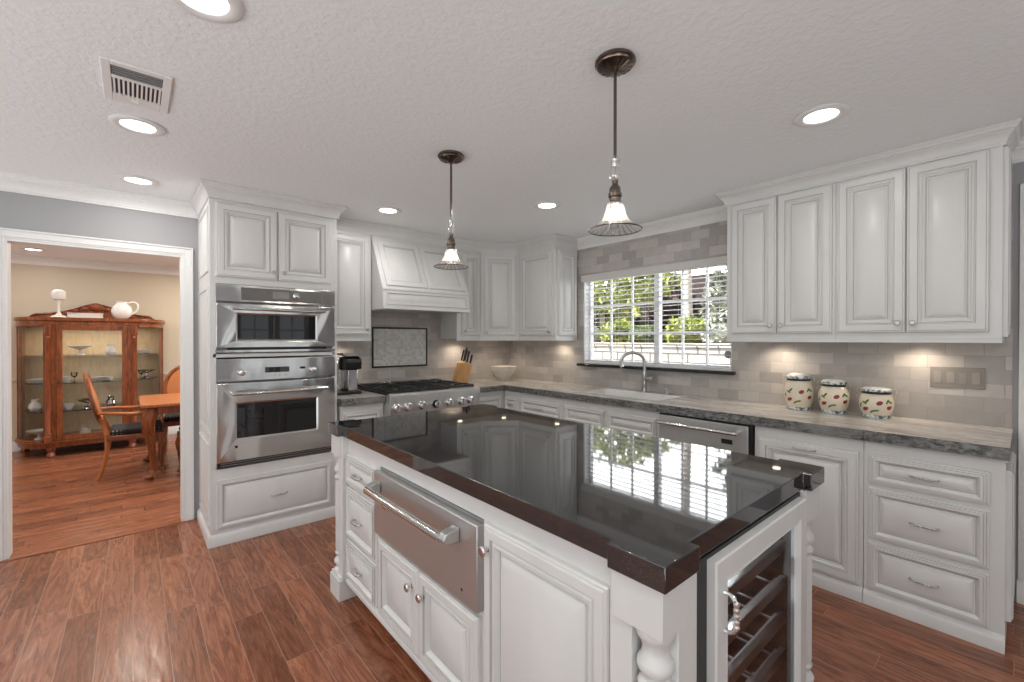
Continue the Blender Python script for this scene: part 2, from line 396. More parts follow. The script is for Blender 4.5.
    def build(s, name, mats, parent=None, bevel=0, angle=32, seg=2):
        if not isinstance(mats, (list, tuple)): mats = [mats]
        if parent is not None: Wm = MATS[parent.name]
        else:
            xs = [p.x for p in s.v]; ys = [p.y for p in s.v]
            Wm = Matrix.Translation(((min(xs)+max(xs))/2, (min(ys)+max(ys))/2, min(p.z for p in s.v)))
        I = Wm.inverted()
        me = bpy.data.meshes.new(name); me.from_pydata([tuple(I @ p) for p in s.v], [], s.f)
        for mt in mats: me.materials.append(mt)
        for p, mi in zip(me.polygons, s.m): p.material_index = mi
        b = bmesh.new(); b.from_mesh(me); bmesh.ops.recalc_face_normals(b, faces=b.faces); b.to_mesh(me); b.free()
        for p in me.polygons: p.use_smooth = True
        me.set_sharp_from_angle(angle=math.radians(angle)); me.update()
        o = bpy.data.objects.new(name, me); COL.objects.link(o)
        if parent is not None: o.parent = parent
        else: o.matrix_world = Wm
        MATS[o.name] = Wm
        if bevel:
            md = o.modifiers.new('bevel', 'BEVEL'); md.width = bevel; md.segments = seg; md.limit_method = 'ANGLE'; md.angle_limit = math.radians(40)
        return o
def tag(o, label=None, cat=None, group=None, kind=None):
    if label: o['label'] = label
    if cat: o['category'] = cat
    if group: o['group'] = group
    if kind: o['kind'] = kind
    return o
def thing(name, label, cat, loc, rz=0, group=None):
    o = bpy.data.objects.new(name, None); COL.objects.link(o); o.empty_display_size = .05
    T = frame(loc, rz); o.matrix_world = T; MATS[o.name] = T
    return tag(o, label, cat, group)
def copy_tree(root, loc, rz=0, label=None, group=None):
    c = root.copy(); COL.objects.link(c); T = frame(loc, rz); c.matrix_world = T; MATS[c.name] = T
    if label: c['label'] = label
    if group: c['group'] = group
    for ch in list(root.children):
        d = ch.copy(); COL.objects.link(d); d.parent = c
        for g in list(ch.children): e = g.copy(); COL.objects.link(e); e.parent = d
    return c
def struct(o): o['kind'] = 'structure'; return o
def light(name, kind, parent, loc, energy, color=(1, .93, .84), **kw):
    l = bpy.data.lights.new(name, kind); l.energy = energy; l.color = color
    for k, v in kw.items(): setattr(l, k, v)
    o = bpy.data.objects.new(name, l); COL.objects.link(o); o.parent = parent; o.location = loc
    return o

# ------------------------------------------------------------------ the setting
CZ = 2.42; WX = 3.54; WY = 4.18; DZ = 2.018     # ceiling, right wall, range wall, doorway head
DY = 8.10                                       # dining back wall
struct(MB().prism([(-2.3, WY-.04), (-2.3, -1.0), (.2, -1.0), (.2, -2.6), (WX, -2.6), (WX, WY-.04)], -.06, 0).build('floor', M['floor_k']))
m = MB().box(.2, -2.7, 0, 1.45, -2.6, CZ).box(2.75, -2.7, 0, WX+.15, -2.6, CZ).box(1.45, -2.7, 2.15, 2.75, -2.6, CZ)
struct(m.build('wall_front', M['wall']))
# glazed double door behind the camera (it shows as the bright bars mirrored in the oven fronts)
m = MB()
for a, b in ((1.45, 2.09), (2.11, 2.75)):
    m.box(a, -2.68, .005, a+.09, -2.63, 2.15).box(b-.09, -2.68, .005, b, -2.63, 2.15).box(a+.09, -2.68, .005, b-.09, -2.63, .22).box(a+.09, -2.68, 2.05, b-.09, -2.63, 2.15).box((a+b)/2-.01, -2.67, .22, (a+b)/2+.01, -2.64, 2.05)
    for z in (.65, 1.1, 1.55): m.box(a+.09, -2.668, z, b-.09, -2.642, z+.02)
d1_ = struct(m.build('door_1', M['trim']))
MB().box(1.54, -2.658, .22, 2.0, -2.654, 2.05).build('door_pane', M['glass'], d1_); MB().box(2.2, -2.658, .22, 2.66, -2.654, 2.05).build('door_pane', M['glass'], d1_)
struct(MB().box(-3.2, WY-.04, -.06, 2.6, DY+.1, 0).build('floor', M['floor_d']))
struct(MB().box(-4.5, -2.7, CZ, WX+.45, WY+.14, CZ+.12).build('ceiling', M['ceiling']))
struct(MB().box(-3.2, WY+.14, CZ, 2.6, DY+.1, CZ+.12).build('ceiling', M['ceiling']))
# range wall with the doorway
m = MB(); DX0, DX1 = -.612, .286
m.box(-4.5, WY, 0, DX0, WY+.10, CZ).box(DX1, WY, 0, WX+.15, WY+.10, CZ).box(DX0, WY, DZ, DX1, WY+.10, CZ)
struct(m.build('wall_back', M['wall']))
# window wall
WY0, WY1, WZ0, WZ1 = 1.495, 2.985, 1.138, 2.02
m = MB(); X0, X1 = WX, WX+.15
m.box(X0, -2.6, 0, X1, WY0, CZ).box(X0, WY1, 0, X1, WY, CZ).box(X0, WY0, 0, X1, WY1, WZ0).box(X0, WY0, WZ1, X1, WY1, CZ)
struct(m.build('wall_right', M['wall']))
struct(MB().box(-3.2, DY, 0, 2.6, DY+.1, CZ).build('wall_dining_back', M['beige']))
m = MB().box(-3.3, WY+.10, 0, -3.2, 4.9, CZ).box(-3.3, 7.5, 0, -3.2, DY+.1, CZ).box(-3.3, 4.9, 0, -3.2, 7.5, .5).box(-3.3, 4.9, 2.2, -3.2, 7.5, CZ)
struct(m.build('wall_dining_left', M['beige']))
for k, (xa, y0, y1) in enumerate(((-3.28, 4.9, 7.5), (2.62, 5.2, 7.3))):  # unseen dining windows; the left one is added to brighten the room
    m = MB(); 
    for y in (y0, (y0+y1)/2-.03, y1-.06): m.box(xa, y, .5, xa+.05, y+.06, 2.2)
    for z in (.5, 1.32, 2.14): m.box(xa+.001, y0, z, xa+.049, y1, z+.06)
    struct(m.build('window_%d' % (k+2), M['vinyl']))
struct(MB().box(2.6, WY+.10, 0, 2.7, 5.2, CZ).box(2.6, 7.3, 0, 2.7, DY+.1, CZ).box(2.6, 5.2, 0, 2.7, 7.3, .5).box(2.6, 5.2, 2.2, 2.7, 7.3, CZ).build('wall_dining_right', M['beige']))

CROWN = [(0, -.105), (.013, -.105), (.013, -.094), (.018, -.090), (.018, -.084), (.022, -.074), (.031, -.060), (.044, -.047), (.052, -.043), (.052, -.036), (.058, -.034), (.066, -.026), (.070, -.016), (.078, -.014), (.078, 0), (0, 0)]
def crown(path, name, z=CZ, k=1.0, mat='trim'):
    return struct(MB().sweep(path, [(o*k, z+h*k-.0005) for o, h in CROWN]).build(name, M[mat]))
crown([(-4.5, WY), (.40, WY)], 'trim_1')
crown([(WX, 3.07), (WX, 1.38)], 'trim_2')
crown([(WX, .06), (WX, -2.6)], 'trim_3')
crown([(-3.2, DY), (2.6, DY)], 'trim_4', k=1.0)
# casing round the doorway
def casing(prof_w=.064, t=.018):
    m = MB(); y = WY
    for a, b, tt in ((0, .012, .010), (.012, .052, .015), (.052, prof_w, .022)):
        m.box(DX0-b, y, 0, DX0-a, y-tt, DZ+b); m.box(DX1+a, y, 0, DX1+b, y-tt, DZ+b)
        m.box(DX0-a, y, DZ+a, DX1+a, y-tt, DZ+b)
    # jamb lining
    m.box(DX0-.001, y-.006, 0, DX0+.012, y+.106, DZ); m.box(DX1-.012, y-.006, 0, DX1+.001, y+.106, DZ)
    m.box(DX0+.012, y-.006, DZ-.012, DX1-.012, y+.106, DZ+.001)
    m.box(DX0-.07, y+.10, 0, DX0, y+.115, DZ+.07); m.box(DX1, y+.10, 0, DX1+.07, y+.115, DZ+.07); m.box(DX0, y+.10, DZ, DX1, y+.115, DZ+.07)
    return struct(m.build('trim_5', M['trim'], bevel=.002))
casing()
BASE = [(0, 0), (.016, 0), (.016, .085), (.012, .092), (.012, .105), (.006, .118), (0, .120)]
struct(MB().sweep([(-4.5, WY), (DX0-.072, WY)], BASE).build('baseboard_back', M['trim']))
struct(MB().sweep([(WX, .03), (WX, -2.6)], BASE).build('baseboard_right', M['trim']))
struct(MB().sweep([(-3.2, DY), (2.6, DY)], BASE).build('baseboard_dining_back', M['trim']))
struct(MB().sweep([(-3.2, DY), (2.6, DY)], [(0, .84), (.012, .84), (.018, .86), (.028, .875), (.022, .89), (0, .90)]).build('trim_6', M['beige']))
struct(MB().box(WX-.012, -.08, .12, WX, .028, 2.20).build('trim_7', M['trim'], bevel=.003))  # narrow pale raised strip on the right wall
struct(MB().box(DX0-.07, WY-.05, .0002, DX1+.07, WY-.03, .006).build('trim_8', M['floor_d']))

# tiled wall surfaces
TX = WX-.010; TY = WY-.010
m = MB().box(TX, .05, .9, WX, WY0, 2.35).box(TX, WY1, .9, WX, TY, 2.35).box(TX, WY0, .9, WX, WY1, WZ0).box(TX, WY0, WZ1, WX, WY1, 2.35)
struct(m.build('trim_9', M['tile_x']))
struct(MB().box(1.222, TY, .9, WX, WY, 1.80).build('trim_10', M['tile_y']))

# framed mosaic behind the range
t = thing('mosaic_panel', 'square mosaic tile panel with black tile frame behind the range', 'tile panel', (2.075, TY, 1.10))
MB().box(1.785, TY-.006, 1.118, 2.362, TY, 1.487).build('mosaic_field', M['mosaic'], t)
m = MB()
for a in ((1.768, 1.10, 2.38, 1.118), (1.768, 1.487, 2.38, 1.505), (1.768, 1.118, 1.785, 1.487), (2.362, 1.118, 2.38, 1.487)): m.box(a[0], TY-.012, a[1], a[2], TY, a[3])
m.build('border', M['black_tile'], t, bevel=.003)

# window: frame, sashes, muntins, pane
w = MB(); fx0, fx1 = 3.610, 3.660
w.box(fx0, WY0, WZ0, fx1, WY0+.03, WZ1).box(fx0, WY1-.03, WZ0, fx1, WY1, WZ1).box(fx0, WY0+.03, WZ0, fx1, WY1-.03, WZ0+.035).box(fx0, WY0+.03, WZ1-.035, fx1, WY1-.03, WZ1)
MY = 2.19
w.box(fx0-.006, MY-.026, WZ0+.035, fx1, MY+.026, WZ1-.035)
win = struct(w.build('window_1', M['vinyl'], bevel=.003))
g = MB()
for a, b in ((WY0+.03, MY-.026), (MY+.026, WY1-.03)):
    for k in (1, 2):
        y = a+(b-a)*k/3; g.box(3.626, y-.009, WZ0+.035, 3.642, y+.009, WZ1-.035)
        z = WZ0+.035+(WZ1-WZ0-.07)*k/3; g.box(3.627, a, z-.009, 3.641, b, z+.009)
g.build('window_muntin', M['vinyl'], win)
MB().box(3.632, WY0+.03, WZ0+.035, 3.636, WY1-.03, WZ1-.035).build('window_pane', M['glass'], win)
m = MB().box(WX-.001, WY0-.001, WZ0, 3.61, WY0+.008, WZ1).box(WX-.001, WY1-.008, WZ0, 3.61, WY1+.001, WZ1).box(WX-.001, WY0+.008, WZ0-.001, 3.61, WY1-.008, WZ0+.010).box(WX-.001, WY0+.008, WZ1-.008, 3.61, WY1-.008, WZ1+.001)
m.build('window_lining', M['vinyl'], win)
struct(MB().box(3.475, 1.462, 1.110, 3.53, 3.03, 1.137).build('trim_11', M['stone_sill'], bevel=.003))

# blind
bl = thing('window_blind', 'white horizontal slat blind with open slats in front of the window', 'blind', (3.575, 2.24, 1.14))
for k in range(19):
    z = 1.172+k*.0425
    MB().box(-.0225, WY0+.014, -.0014, .0225, WY1-.014, .0014, T=Matrix.Translation((3.576, 0, z)) @ Matrix.Rotation(math.radians(2), 4, 'Y')).build('slat', M['blind'], bl)
m = MB()
for y in (1.62, 1.95, 2.27, 2.60, 2.88):
    m.tube([(3.553, y, 1.16), (3.553, y, 1.98)], .0009, 5).tube([(3.599, y, 1.16), (3.599, y, 1.98)], .0009, 5)
m.build('ladder_cord', M['blind'], bl)
MB().box(3.552, WY0+.012, 1.149, 3.600, WY1-.012, 1.163).build('bottom_rail', M['blind'], bl, bevel=.003)
MB().box(3.552, WY0+.012, 1.972, 3.600, WY1-.012, 2.010).build('headrail', M['blind'], bl)
MB().xprism([(0, 0), (.0, .066), (-.020, .066), (-.026, .058), (-.024, .008), (-.018, 0)], 0, 1.535, T=frame((3.529, 1.458, 1.970), PI/2) @ Matrix.Scale(-1, 4, (0, 1, 0))).build('valance', M['slat_shade'], bl)
d = MB().lathe([(0, 0), (.030, 0), (.032, .003), (.030, .007), (0, .009)], (3.606, 1.555, 1.262), 28, axis='X', T=None)
d.T = Matrix(); dob = d.build('suction_disc', M['grey'])
tag(dob, 'small round grey disc stuck low at the right end of the window', 'disc')

# ------------------------------------------------------------------ cabinet fronts
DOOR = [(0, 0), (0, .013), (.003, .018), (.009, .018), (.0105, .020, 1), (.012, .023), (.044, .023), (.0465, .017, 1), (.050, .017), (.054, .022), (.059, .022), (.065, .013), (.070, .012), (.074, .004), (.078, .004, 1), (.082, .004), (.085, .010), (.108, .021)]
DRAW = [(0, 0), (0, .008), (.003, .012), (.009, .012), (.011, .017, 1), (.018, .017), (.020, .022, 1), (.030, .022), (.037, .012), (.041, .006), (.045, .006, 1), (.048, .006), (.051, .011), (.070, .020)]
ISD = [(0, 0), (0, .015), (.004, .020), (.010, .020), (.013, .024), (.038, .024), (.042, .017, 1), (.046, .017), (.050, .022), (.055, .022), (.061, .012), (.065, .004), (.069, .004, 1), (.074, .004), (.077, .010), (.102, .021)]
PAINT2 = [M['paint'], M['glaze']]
def scaled(r, k): return [(q[0]*k,)+tuple(q[1:]) for q in r]
def knob(parent, x, z, y0=-.021, T=None, mat='nickel', k=1.0, name='knob'):
    MB(T).lathe([(0, 0), (.008*k, 0), (.008*k, .003), (.0045*k, .006), (.0045*k, .014), (.009*k, .018), (.0145*k, .022), (.0150*k, .027), (.011*k, .031), (0, .033)], (x, y0, z), 16, axis='Y').build(name, M[mat], parent)
def pull(parent, x, z, T, L=.10, y0=-.021, vert=False, mat='nickel', r=.0036, name='handle'):
    m = MB(T); n = 14
    def q(s, o): return (x, y0-o, z+s) if vert else (x+s, y0-o, z)
    pts = [q(-L/2, 0), q(-L/2, .012), q(-L/2+.006, .021), q(-L/2+.02, .026), q(0, .028), q(L/2-.02, .026), q(L/2-.006, .021), q(L/2, .012), q(L/2, 0)]
    m.tube(pts, [r*1.5, r, r*1.2, r, r*1.1, r, r*1.2, r, r*1.5], 8, smooth=3)
    for k in (-.30, -.15, 0, .15, .30): m.ball(q(L*k, .0275), r*1.7, r*1.7, r*1.7, seg=8, rings=5)
    return m.build(name, M[mat], parent)
def door(parent, T, x0, x1, z0, z1, kn=None, rings=DOOR, kmat='nickel', name='door', kname='knob', ks=1.0):
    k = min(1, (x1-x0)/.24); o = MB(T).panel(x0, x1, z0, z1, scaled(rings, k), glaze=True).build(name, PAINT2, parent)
    if kn: knob(o, kn[0], kn[1], T=T, mat=kmat, k=ks, name=kname)
    return o
def drawer(parent, T, x0, x1, z0, z1, L=.10, rings=DRAW, handle=True, r=.0036, name='drawer'):
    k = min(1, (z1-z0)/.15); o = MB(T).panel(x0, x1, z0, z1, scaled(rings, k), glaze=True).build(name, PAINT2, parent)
    if handle: pull(o, (x0+x1)/2, (z0+z1)/2, T, L, -.018, r=r)
    return o
BOARD = [(0, 0), (0, .012), (.0, .014)]
def base_board(parent, T, x0, x1, h=.075, y=-.018):
    m = MB(T); m.xprism([(0, .0005), (y, .0005), (y, h-.022), (y+.005, h-.012), (y+.012, h-.006), (0, h)], x0, x1)
    return m.build('skirting', M['paint'], parent)

# --- oven tower
TT = frame((.385, 3.53, 0)); D = .645
tw = thing('oven_tower_cabinet', 'tall white cabinet housing the microwave and wall oven beside the doorway', 'cabinet', (.385, 3.53, 0))
m = MB(TT); W_ = .83
m.box(0, 0, .0005, .018, D, 2.33).box(W_-.018, 0, .0005, W_, D, 2.33).box(.018, D-.015, .01, W_-.018, D, 2.33)
m.box(.018, 0, .0005, W_-.018, .02, .51).box(.018, 0, 1.262, W_-.018, .02, 1.288).box(.018, 0, 1.762, W_-.018, .02, 2.33)
m.box(.018, 0, .51, .036, .02, 1.762).box(W_-.036, 0, .51, W_-.018, .02, 1.762)
m.box(.018, .02, .495, W_-.018, D-.015, .51).box(.018, .02, 1.266, W_-.018, D-.015, 1.284).box(.018, .02, 1.766, W_-.018, D-.015, 1.784)
m.box(0, -.010, 2.325, W_, D, 2.335).box(0, -.0095, 2.335, W_, D-.002, CZ-.002)
m.build('body', M['paint'], tw, bevel=.0015)
door(tw, TT, .035, .405, 1.808, 2.302, (.375, 1.86)); door(tw, TT, .412, .782, 1.808, 2.302, (.442, 1.86))
drawer(tw, TT, .032, .79, .105, .440, .105)
TS = frame((.385, WY, 0), -PI/2)  # side looks to -x
for z0, z1 in ((1.84, 2.28), (.75, 1.74), (.13, .68)):
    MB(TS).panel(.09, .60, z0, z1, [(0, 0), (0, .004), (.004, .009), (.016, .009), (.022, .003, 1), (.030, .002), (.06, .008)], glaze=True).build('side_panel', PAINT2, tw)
m = MB(); pr = [(0, .0005), (.016, .0005), (.016, .055), (.011, .066), (.004, .073), (0, .078)]
m.sweep([(.385, WY-.012), (.385, 3.53), (1.215, 3.53), ][::-1], [(-o, z) for o, z in pr]); m.build('skirting', M['paint'], tw)
m = MB(); m.sweep([(1.215, 3.76), (1.215, 3.52), (.385, 3.52), (.385, WY)][::-1], [(o*.72, CZ-.001+h*.9) for o, h in CROWN])
m.build('crown_molding', M['paint'], tw)

# microwave in the tower
mw = thing('built_in_microwave', 'stainless steel built-in microwave above the wall oven', 'microwave', (.80, 3.53, 1.30))
m = MB().box(.425, 3.535, 1.305, 1.176, 4.05, 1.748); m.build('housing', M['grey'], mw)
MB().box(.413, 3.500, 1.642, 1.190, 3.529, 1.758).build('control_panel', M['steel2'], mw, bevel=.002)
MB().box(.560, 3.4965, 1.655, 1.085, 3.4998, 1.742).build('display_strip', M['display'], mw)
MB().box(.755, 3.4945, 1.675, .862, 3.4964, 1.725).build('screen', M['grey'], mw)
knob(mw, .905, 1.700, 3.4995, mat='chrome', k=1.55, name='dial')
m = MB()   # door: frame around a recessed window
def framed(m, x0, x1, z0, z1, a0, a1, b0, b1, yf, yb, rec):
    vs = [(x0, yf, z0), (x1, yf, z0), (x1, yf, z1), (x0, yf, z1), (a0, yf, b0), (a1, yf, b0), (a1, yf, b1), (a0, yf, b1), (a0+.012, yf+rec, b0+.012), (a1-.012, yf+rec, b0+.012), (a1-.012, yf+rec, b1-.012), (a0+.012, yf+rec, b1-.012), (x0, yb, z0), (x1, yb, z0), (x1, yb, z1), (x0, yb, z1)]
    fs = []
    for i in range(4):
        j = (i+1) % 4; fs += [(i, j, 4+j, 4+i), (4+i, 4+j, 8+j, 8+i), (12+i, 12+j, j, i)]
    fs += [(8, 9, 10, 11), (15, 14, 13, 12)]
    return m.add(vs, fs)
d_ = framed(m, .417, 1.187, 1.330, 1.628, .528, 1.056, 1.372, 1.566, 3.492, 3.529, .008).build('door', M['steel2'], mw, bevel=.003)
MB().box(.540, 3.4985, 1.384, 1.044, 3.4995, 1.554).build('window', M['darkglass'], d_)
m = MB().tube([(.50, 3.458, 1.592), (1.105, 3.458, 1.592)], .0105, 12)
for x in (.515, 1.09): m.box(x-.012, 3.458, 1.582, x+.012, 3.4915, 1.602)
m.build('handle', M['steel2'], d_, bevel=.002)
MB().box(.530, 3.4900, 1.342, .580, 3.4918, 1.358).build('badge', M['chrome'], d_)
MB().box(.480, 3.5, 1.312, 1.125, 3.529, 1.3285).build('vent_gap', M['black'], mw)
MB().box(.413, 3.506, 1.296, 1.190, 3.529, 1.3115).build('lower_trim', M['steel2'], mw)

# wall oven
ov = thing('wall_oven', 'stainless steel built-in wall oven below the microwave', 'oven', (.80, 3.53, .52))
MB().box(.425, 3.535, .525, 1.176, 4.05, 1.245).build('housing', M['grey'], ov)
MB().box(.413, 3.500, 1.100, 1.190, 3.529, 1.252).build('control_panel', M['steel2'], ov, bevel=.002)
MB().box(.705, 3.4965, 1.150, .862, 3.4998, 1.188).build('screen', M['darkglass'], ov)
MB().box(.935, 3.4965, 1.168, .972, 3.4998, 1.184).build('status_light', M['black'], ov)
for x in (.725, .765, .80, .84): MB().lathe([(0, 0), (.004, 0), (.003, .003), (0, .0035)], (x, 3.4995, 1.130), 10, axis='Y').build('button', M['grey'], ov)
for x in (.562, 1.022): knob(ov, x, 1.158, 3.4995, mat='chrome', k=1.45, name='dial')
m = MB(); d_ = framed(m, .417, 1.187, .560, 1.088, .522, 1.060, .700, .955, 3.488, 3.529, .008).build('door', M['steel2'], ov, bevel=.003)
MB().box(.534, 3.4945, .712, 1.048, 3.4955, .943).build('window', M['darkglass'], d_)
m = MB().tube([(.50, 3.442, 1.018), (1.118, 3.442, 1.018)], .0125, 12)
for x in (.515, 1.10): m.box(x-.014, 3.442, 1.006, x+.014, 3.4875, 1.030)
m.build('handle', M['steel2'], d_, bevel=.003)
MB().box(.520, 3.4860, .648, .536, 3.4878, .664).build('badge', M['black'], d_)
MB().box(.538, 3.4860, .650, .580, 3.4878, .662).build('badge', M['chrome'], d_)
MB().box(.423, 3.506, .524, 1.180, 3.529, .556).build('vent_gap', M['black'], ov)
m = MB()
for z in (.531, .546): m.box(.440, 3.502, z, 1.160, 3.5058, z+.004)
m.build('vent_louver', M['grey'], ov)

# --- upper cabinets on the range wall
UF = 3.85; UZ0 = 1.368; UZ1 = 2.33; UB = WY-.012
def upper(name, label, x0, x1, doors, knobs, T0=None, group=None, yf=UF):
    T = frame((x0, yf, 0)); w_ = x1-x0
    u = thing(name, label, 'cabinet', (x0, yf, 0), 0, group)
    MB(T).box(0, 0, UZ0+.02, w_, UB-yf, UZ1).box(0, -.004, UZ0, w_, .018, UZ0+.02).build('body', M['paint'], u, bevel=.0015)
    for (a, b), kn in zip(doors, knobs): door(u, T, a, b, UZ0+.055, UZ1-.04, kn)
    return u
upper('upper_cabinet', 'white single-door wall cabinet between the oven tower and the range hood', 1.222, 1.628, [(.03, .385)], [(.355, 1.47)])
upper('upper_cabinet', 'white narrow wall cabinet between the range hood and the angled corner cabinet', 2.547, 2.845, [(.055, .285)], [(.085, 1.47)])
# angled corner cabinet
A = Vector((2.849, UF, 0)); B = Vector((3.20, 3.618, 0)); dv = B-A; ang = math.atan2(dv.y, dv.x); Lw = dv.length
uc = thing('corner_upper_cabinet', 'white angled wall cabinet in the corner above the bowl', 'cabinet', (A.x, A.y, 0), ang)
TC = frame(A, ang)
poly = [(A.x, A.y), (B.x, B.y), (WX-.012, B.y), (WX-.012, UB), (A.x, UB)]
MB().prism(poly, UZ0+.02, UZ1).build('body', M['paint'], uc, bevel=.001)
MB(TC).box(0, -.004, UZ0, Lw, .018, UZ0+.02).build('light_rail', M['paint'], uc)
door(uc, TC, .04, Lw-.035, UZ0+.055, UZ1-.04, (.07, 1.46))
# window-wall upper left of the window
TU = frame((3.20, 3.614, 0), -PI/2); wl = 3.614-3.065
ul = thing('upper_cabinet', 'white wall cabinet with decorative end panel left of the window', 'cabinet', (3.20, 3.614, 0), -PI/2)
MB(TU).box(0, 0, UZ0+.02, wl, WX-.012-3.20, UZ1).box(0, -.004, UZ0, wl, .018, UZ0+.02).box(wl-.018, 0, UZ0, wl, .328, UZ0+.02).build('body', M['paint'], ul, bevel=.0015)
door(ul, TU, .03, wl-.03, UZ0+.055, UZ1-.04, (wl-.06, 1.46))
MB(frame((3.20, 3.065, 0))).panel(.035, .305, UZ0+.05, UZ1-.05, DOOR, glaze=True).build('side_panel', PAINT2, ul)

# range hood
hd = thing('range_hood', 'white wooden range hood with sloping panelled front above the range', 'range hood', (2.0875, UB, 1.65))
hx0, hx1 = 1.634, 2.541
m = MB().xprism([(UB, 1.67), (3.615, 1.67), (3.615, 1.82), (3.622, 1.835), (UF+.002, UZ1-.03), (UF+.002, UZ1), (UB, UZ1)], hx0, hx1)
m.build('body', M['paint'], hd, bevel=.002)
m = MB().box(hx0-.0, 3.600, 1.648, hx1, 3.640, 1.670).box(hx0, 3.640, 1.648, hx0+.04, UB, 1.670).box(hx1-.04, 3.640, 1.648, hx1, UB, 1.670)
m.box(hx0-.0, 3.606, 1.812, hx1, 3.622, 1.832)
m.build('lower_molding', M['paint'], hd, bevel=.003)
MB().box(hx0+.04, 3.640, 1.655, hx1-.04, UB, 1.6695).build('vent_insert', M['steel'], hd)
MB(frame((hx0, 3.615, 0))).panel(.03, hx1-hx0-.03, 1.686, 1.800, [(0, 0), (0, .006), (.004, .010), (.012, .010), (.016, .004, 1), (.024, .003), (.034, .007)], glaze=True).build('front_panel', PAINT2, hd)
sl = Vector((0, (UF+.002)-3.622, (UZ1-.03)-1.835)); Ls = sl.length; tilt = math.atan2(sl.y, sl.z)
TSL = Matrix.Translation((hx0, 3.622, 1.835)) @ Matrix.Rotation(-tilt, 4, 'X')
for a, b in ((.04, .445), (.462, .867)):
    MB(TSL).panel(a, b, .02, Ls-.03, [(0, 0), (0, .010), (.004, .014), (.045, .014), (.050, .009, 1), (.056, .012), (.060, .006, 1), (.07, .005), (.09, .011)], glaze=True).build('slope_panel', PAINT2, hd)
# shared crown above the left run of wall cabinets
cm = thing('crown_molding', 'white crown molding running over the hood and left wall cabinets', 'molding', (2.2, UF, 2.33))
MB().sweep([(1.222, UF), (A.x, A.y), (B.x, B.y), (3.20, 3.065), (WX-.012, 3.065)], [(o*.72, CZ-.001+h*.9) for o, h in CROWN]).build('molding_profile', M['paint'], cm)
MB().prism([(1.222, UF), (A.x, A.y), (B.x, B.y), (3.20, 3.065), (3.22, 3.065), (3.22, B.y+.01), (A.x+.01, A.y+.02), (1.222, UF+.02)], UZ1+.0005, CZ-.0005).build('frieze', M['paint'], cm)

# --- right wall cabinets
RX = 3.20; RZ0 = 1.368
def right_upper(label, y_hi, y_lo, doors, knobs, end=False):
    T = frame((RX, y_hi, 0), -PI/2); w_ = y_hi-y_lo; dpt = WX-.012-RX
    u = thing('upper_cabinet', label, 'cabinet', (RX, y_hi, 0), -PI/2, None)
    m = MB(T).box(0, 0, RZ0+.022, w_, dpt, UZ1).box(0, -.004, RZ0, w_, .018, RZ0+.022)
    m.box(w_-.018 if end else 0, 0.018, RZ0, w_ if end else .018, dpt, RZ0+.022)
    m.box(0, -.002, UZ1, w_, dpt, CZ-.07)
    m.build('body', M['paint'], u, bevel=.0015)
    for (a, b), kn in zip(doors, knobs): door(u, T, y_hi-a, y_hi-b, 1.424, 2.318, (y_hi-kn, 1.475))
    return u
right_upper('white two-door wall cabinet just right of the window', 1.388, .7505, [(1.353, 1.066), (1.061, .764)], [1.095, 1.032])
ru = right_upper('white two-door wall cabinet above the light switches, farther right from the window', .7495, .078, [(.737, .432), (.427, .122)], [.460, .399], True)
MB(frame((RX, .078, 0))).panel(.012, .318, RZ0+.03, UZ1-.01, DOOR, glaze=True).build('side_panel', PAINT2, ru)
cm = MB().sweep([(WX-.012, 1.388), (RX, 1.388), (RX, .078), (WX-.012, .078)][::1], [(o*.72, CZ-.001+h*.9) for o, h in CROWN])
tag(cm.build('crown_molding', M['paint']), 'white crown molding topping the two cabinets right of the window', 'molding')

# --- base cabinets along the window wall
BX = 2.92; BZ = .858
def base_side(label, y_hi, y_lo, build, name='base_cabinet', top=BZ):
    T = frame((BX, y_hi, 0), -PI/2); w_ = y_hi-y_lo
    c = thing(name, label, 'cabinet', (BX, y_hi, 0), -PI/2)
    m = MB(T)
    build(c, T, y_hi, m)
    m.build('body', M['paint'], c, bevel=.0015)
    base_board(c, T, 0, w_)
    return c
def solid(m, w_, dpt=.60, top=BZ): m.box(0, 0, .0005, w_, dpt, top)
def b1(c, T, y, m):
    solid(m, y-.058)
    drawer(c, T, y-.536, y-.105, .638, .792); drawer(c, T, y-.536, y-.105, .352, .618); drawer(c, T, y-.536, y-.105, .088, .334)
base1 = base_side('white base cabinet with three drawers at the right end of the marble counter', .5565, .058, b1)
MB(frame((BX, .058, 0))).panel(.03, .57, .13, .80, DOOR, glaze=True).build('side_panel', PAINT2, base1)
def b2(c, T, y, m):
    solid(m, y-.5585); o = door(c, T, y-1.072, y-.576, .088, .790, None); pull(o, y-.824, .762, T, .11)
base_side('white base cabinet with one wide door between dishwasher and drawers', 1.095, .5585, b2)
def b3(c, T, y, m):     # sink base: hollow so the basin hangs inside
    w_ = y-1.742
    m.box(0, 0, .0005, .018, .60, BZ).box(w_-.018, 0, .0005, w_, .60, BZ).box(.018, .582, .0005, w_-.018, .60, BZ).box(.018, 0, .0005, w_-.018, .02, BZ).box(.018, .02, .08, w_-.018, .582, .1)
    for a, b in ((2.678, 2.238), (2.205, 1.768)):
        drawer(c, T, y-a, y-b, .655, .800, handle=False, name='false_front')
    door(c, T, y-2.678, y-2.227, .088, .630, (y-2.255, .58)); door(c, T, y-2.216, y-1.768, .088, .630, (y-2.19, .58))
base_side('white sink base cabinet below the window', 2.698, 1.742, b3)
def b4(c, T, y, m):
    solid(m, y-2.702); drawer(c, T, y-3.262, y-2.722, .655, .800); door(c, T, y-3.262, y-2.997, .088, .630, (y-3.03, .58)); door(c, T, y-2.987, y-2.722, .088, .630, (y-2.955, .58))
base_side('white base cabinet with wide drawer left of the sink cabinet', 3.290, 2.702, b4)
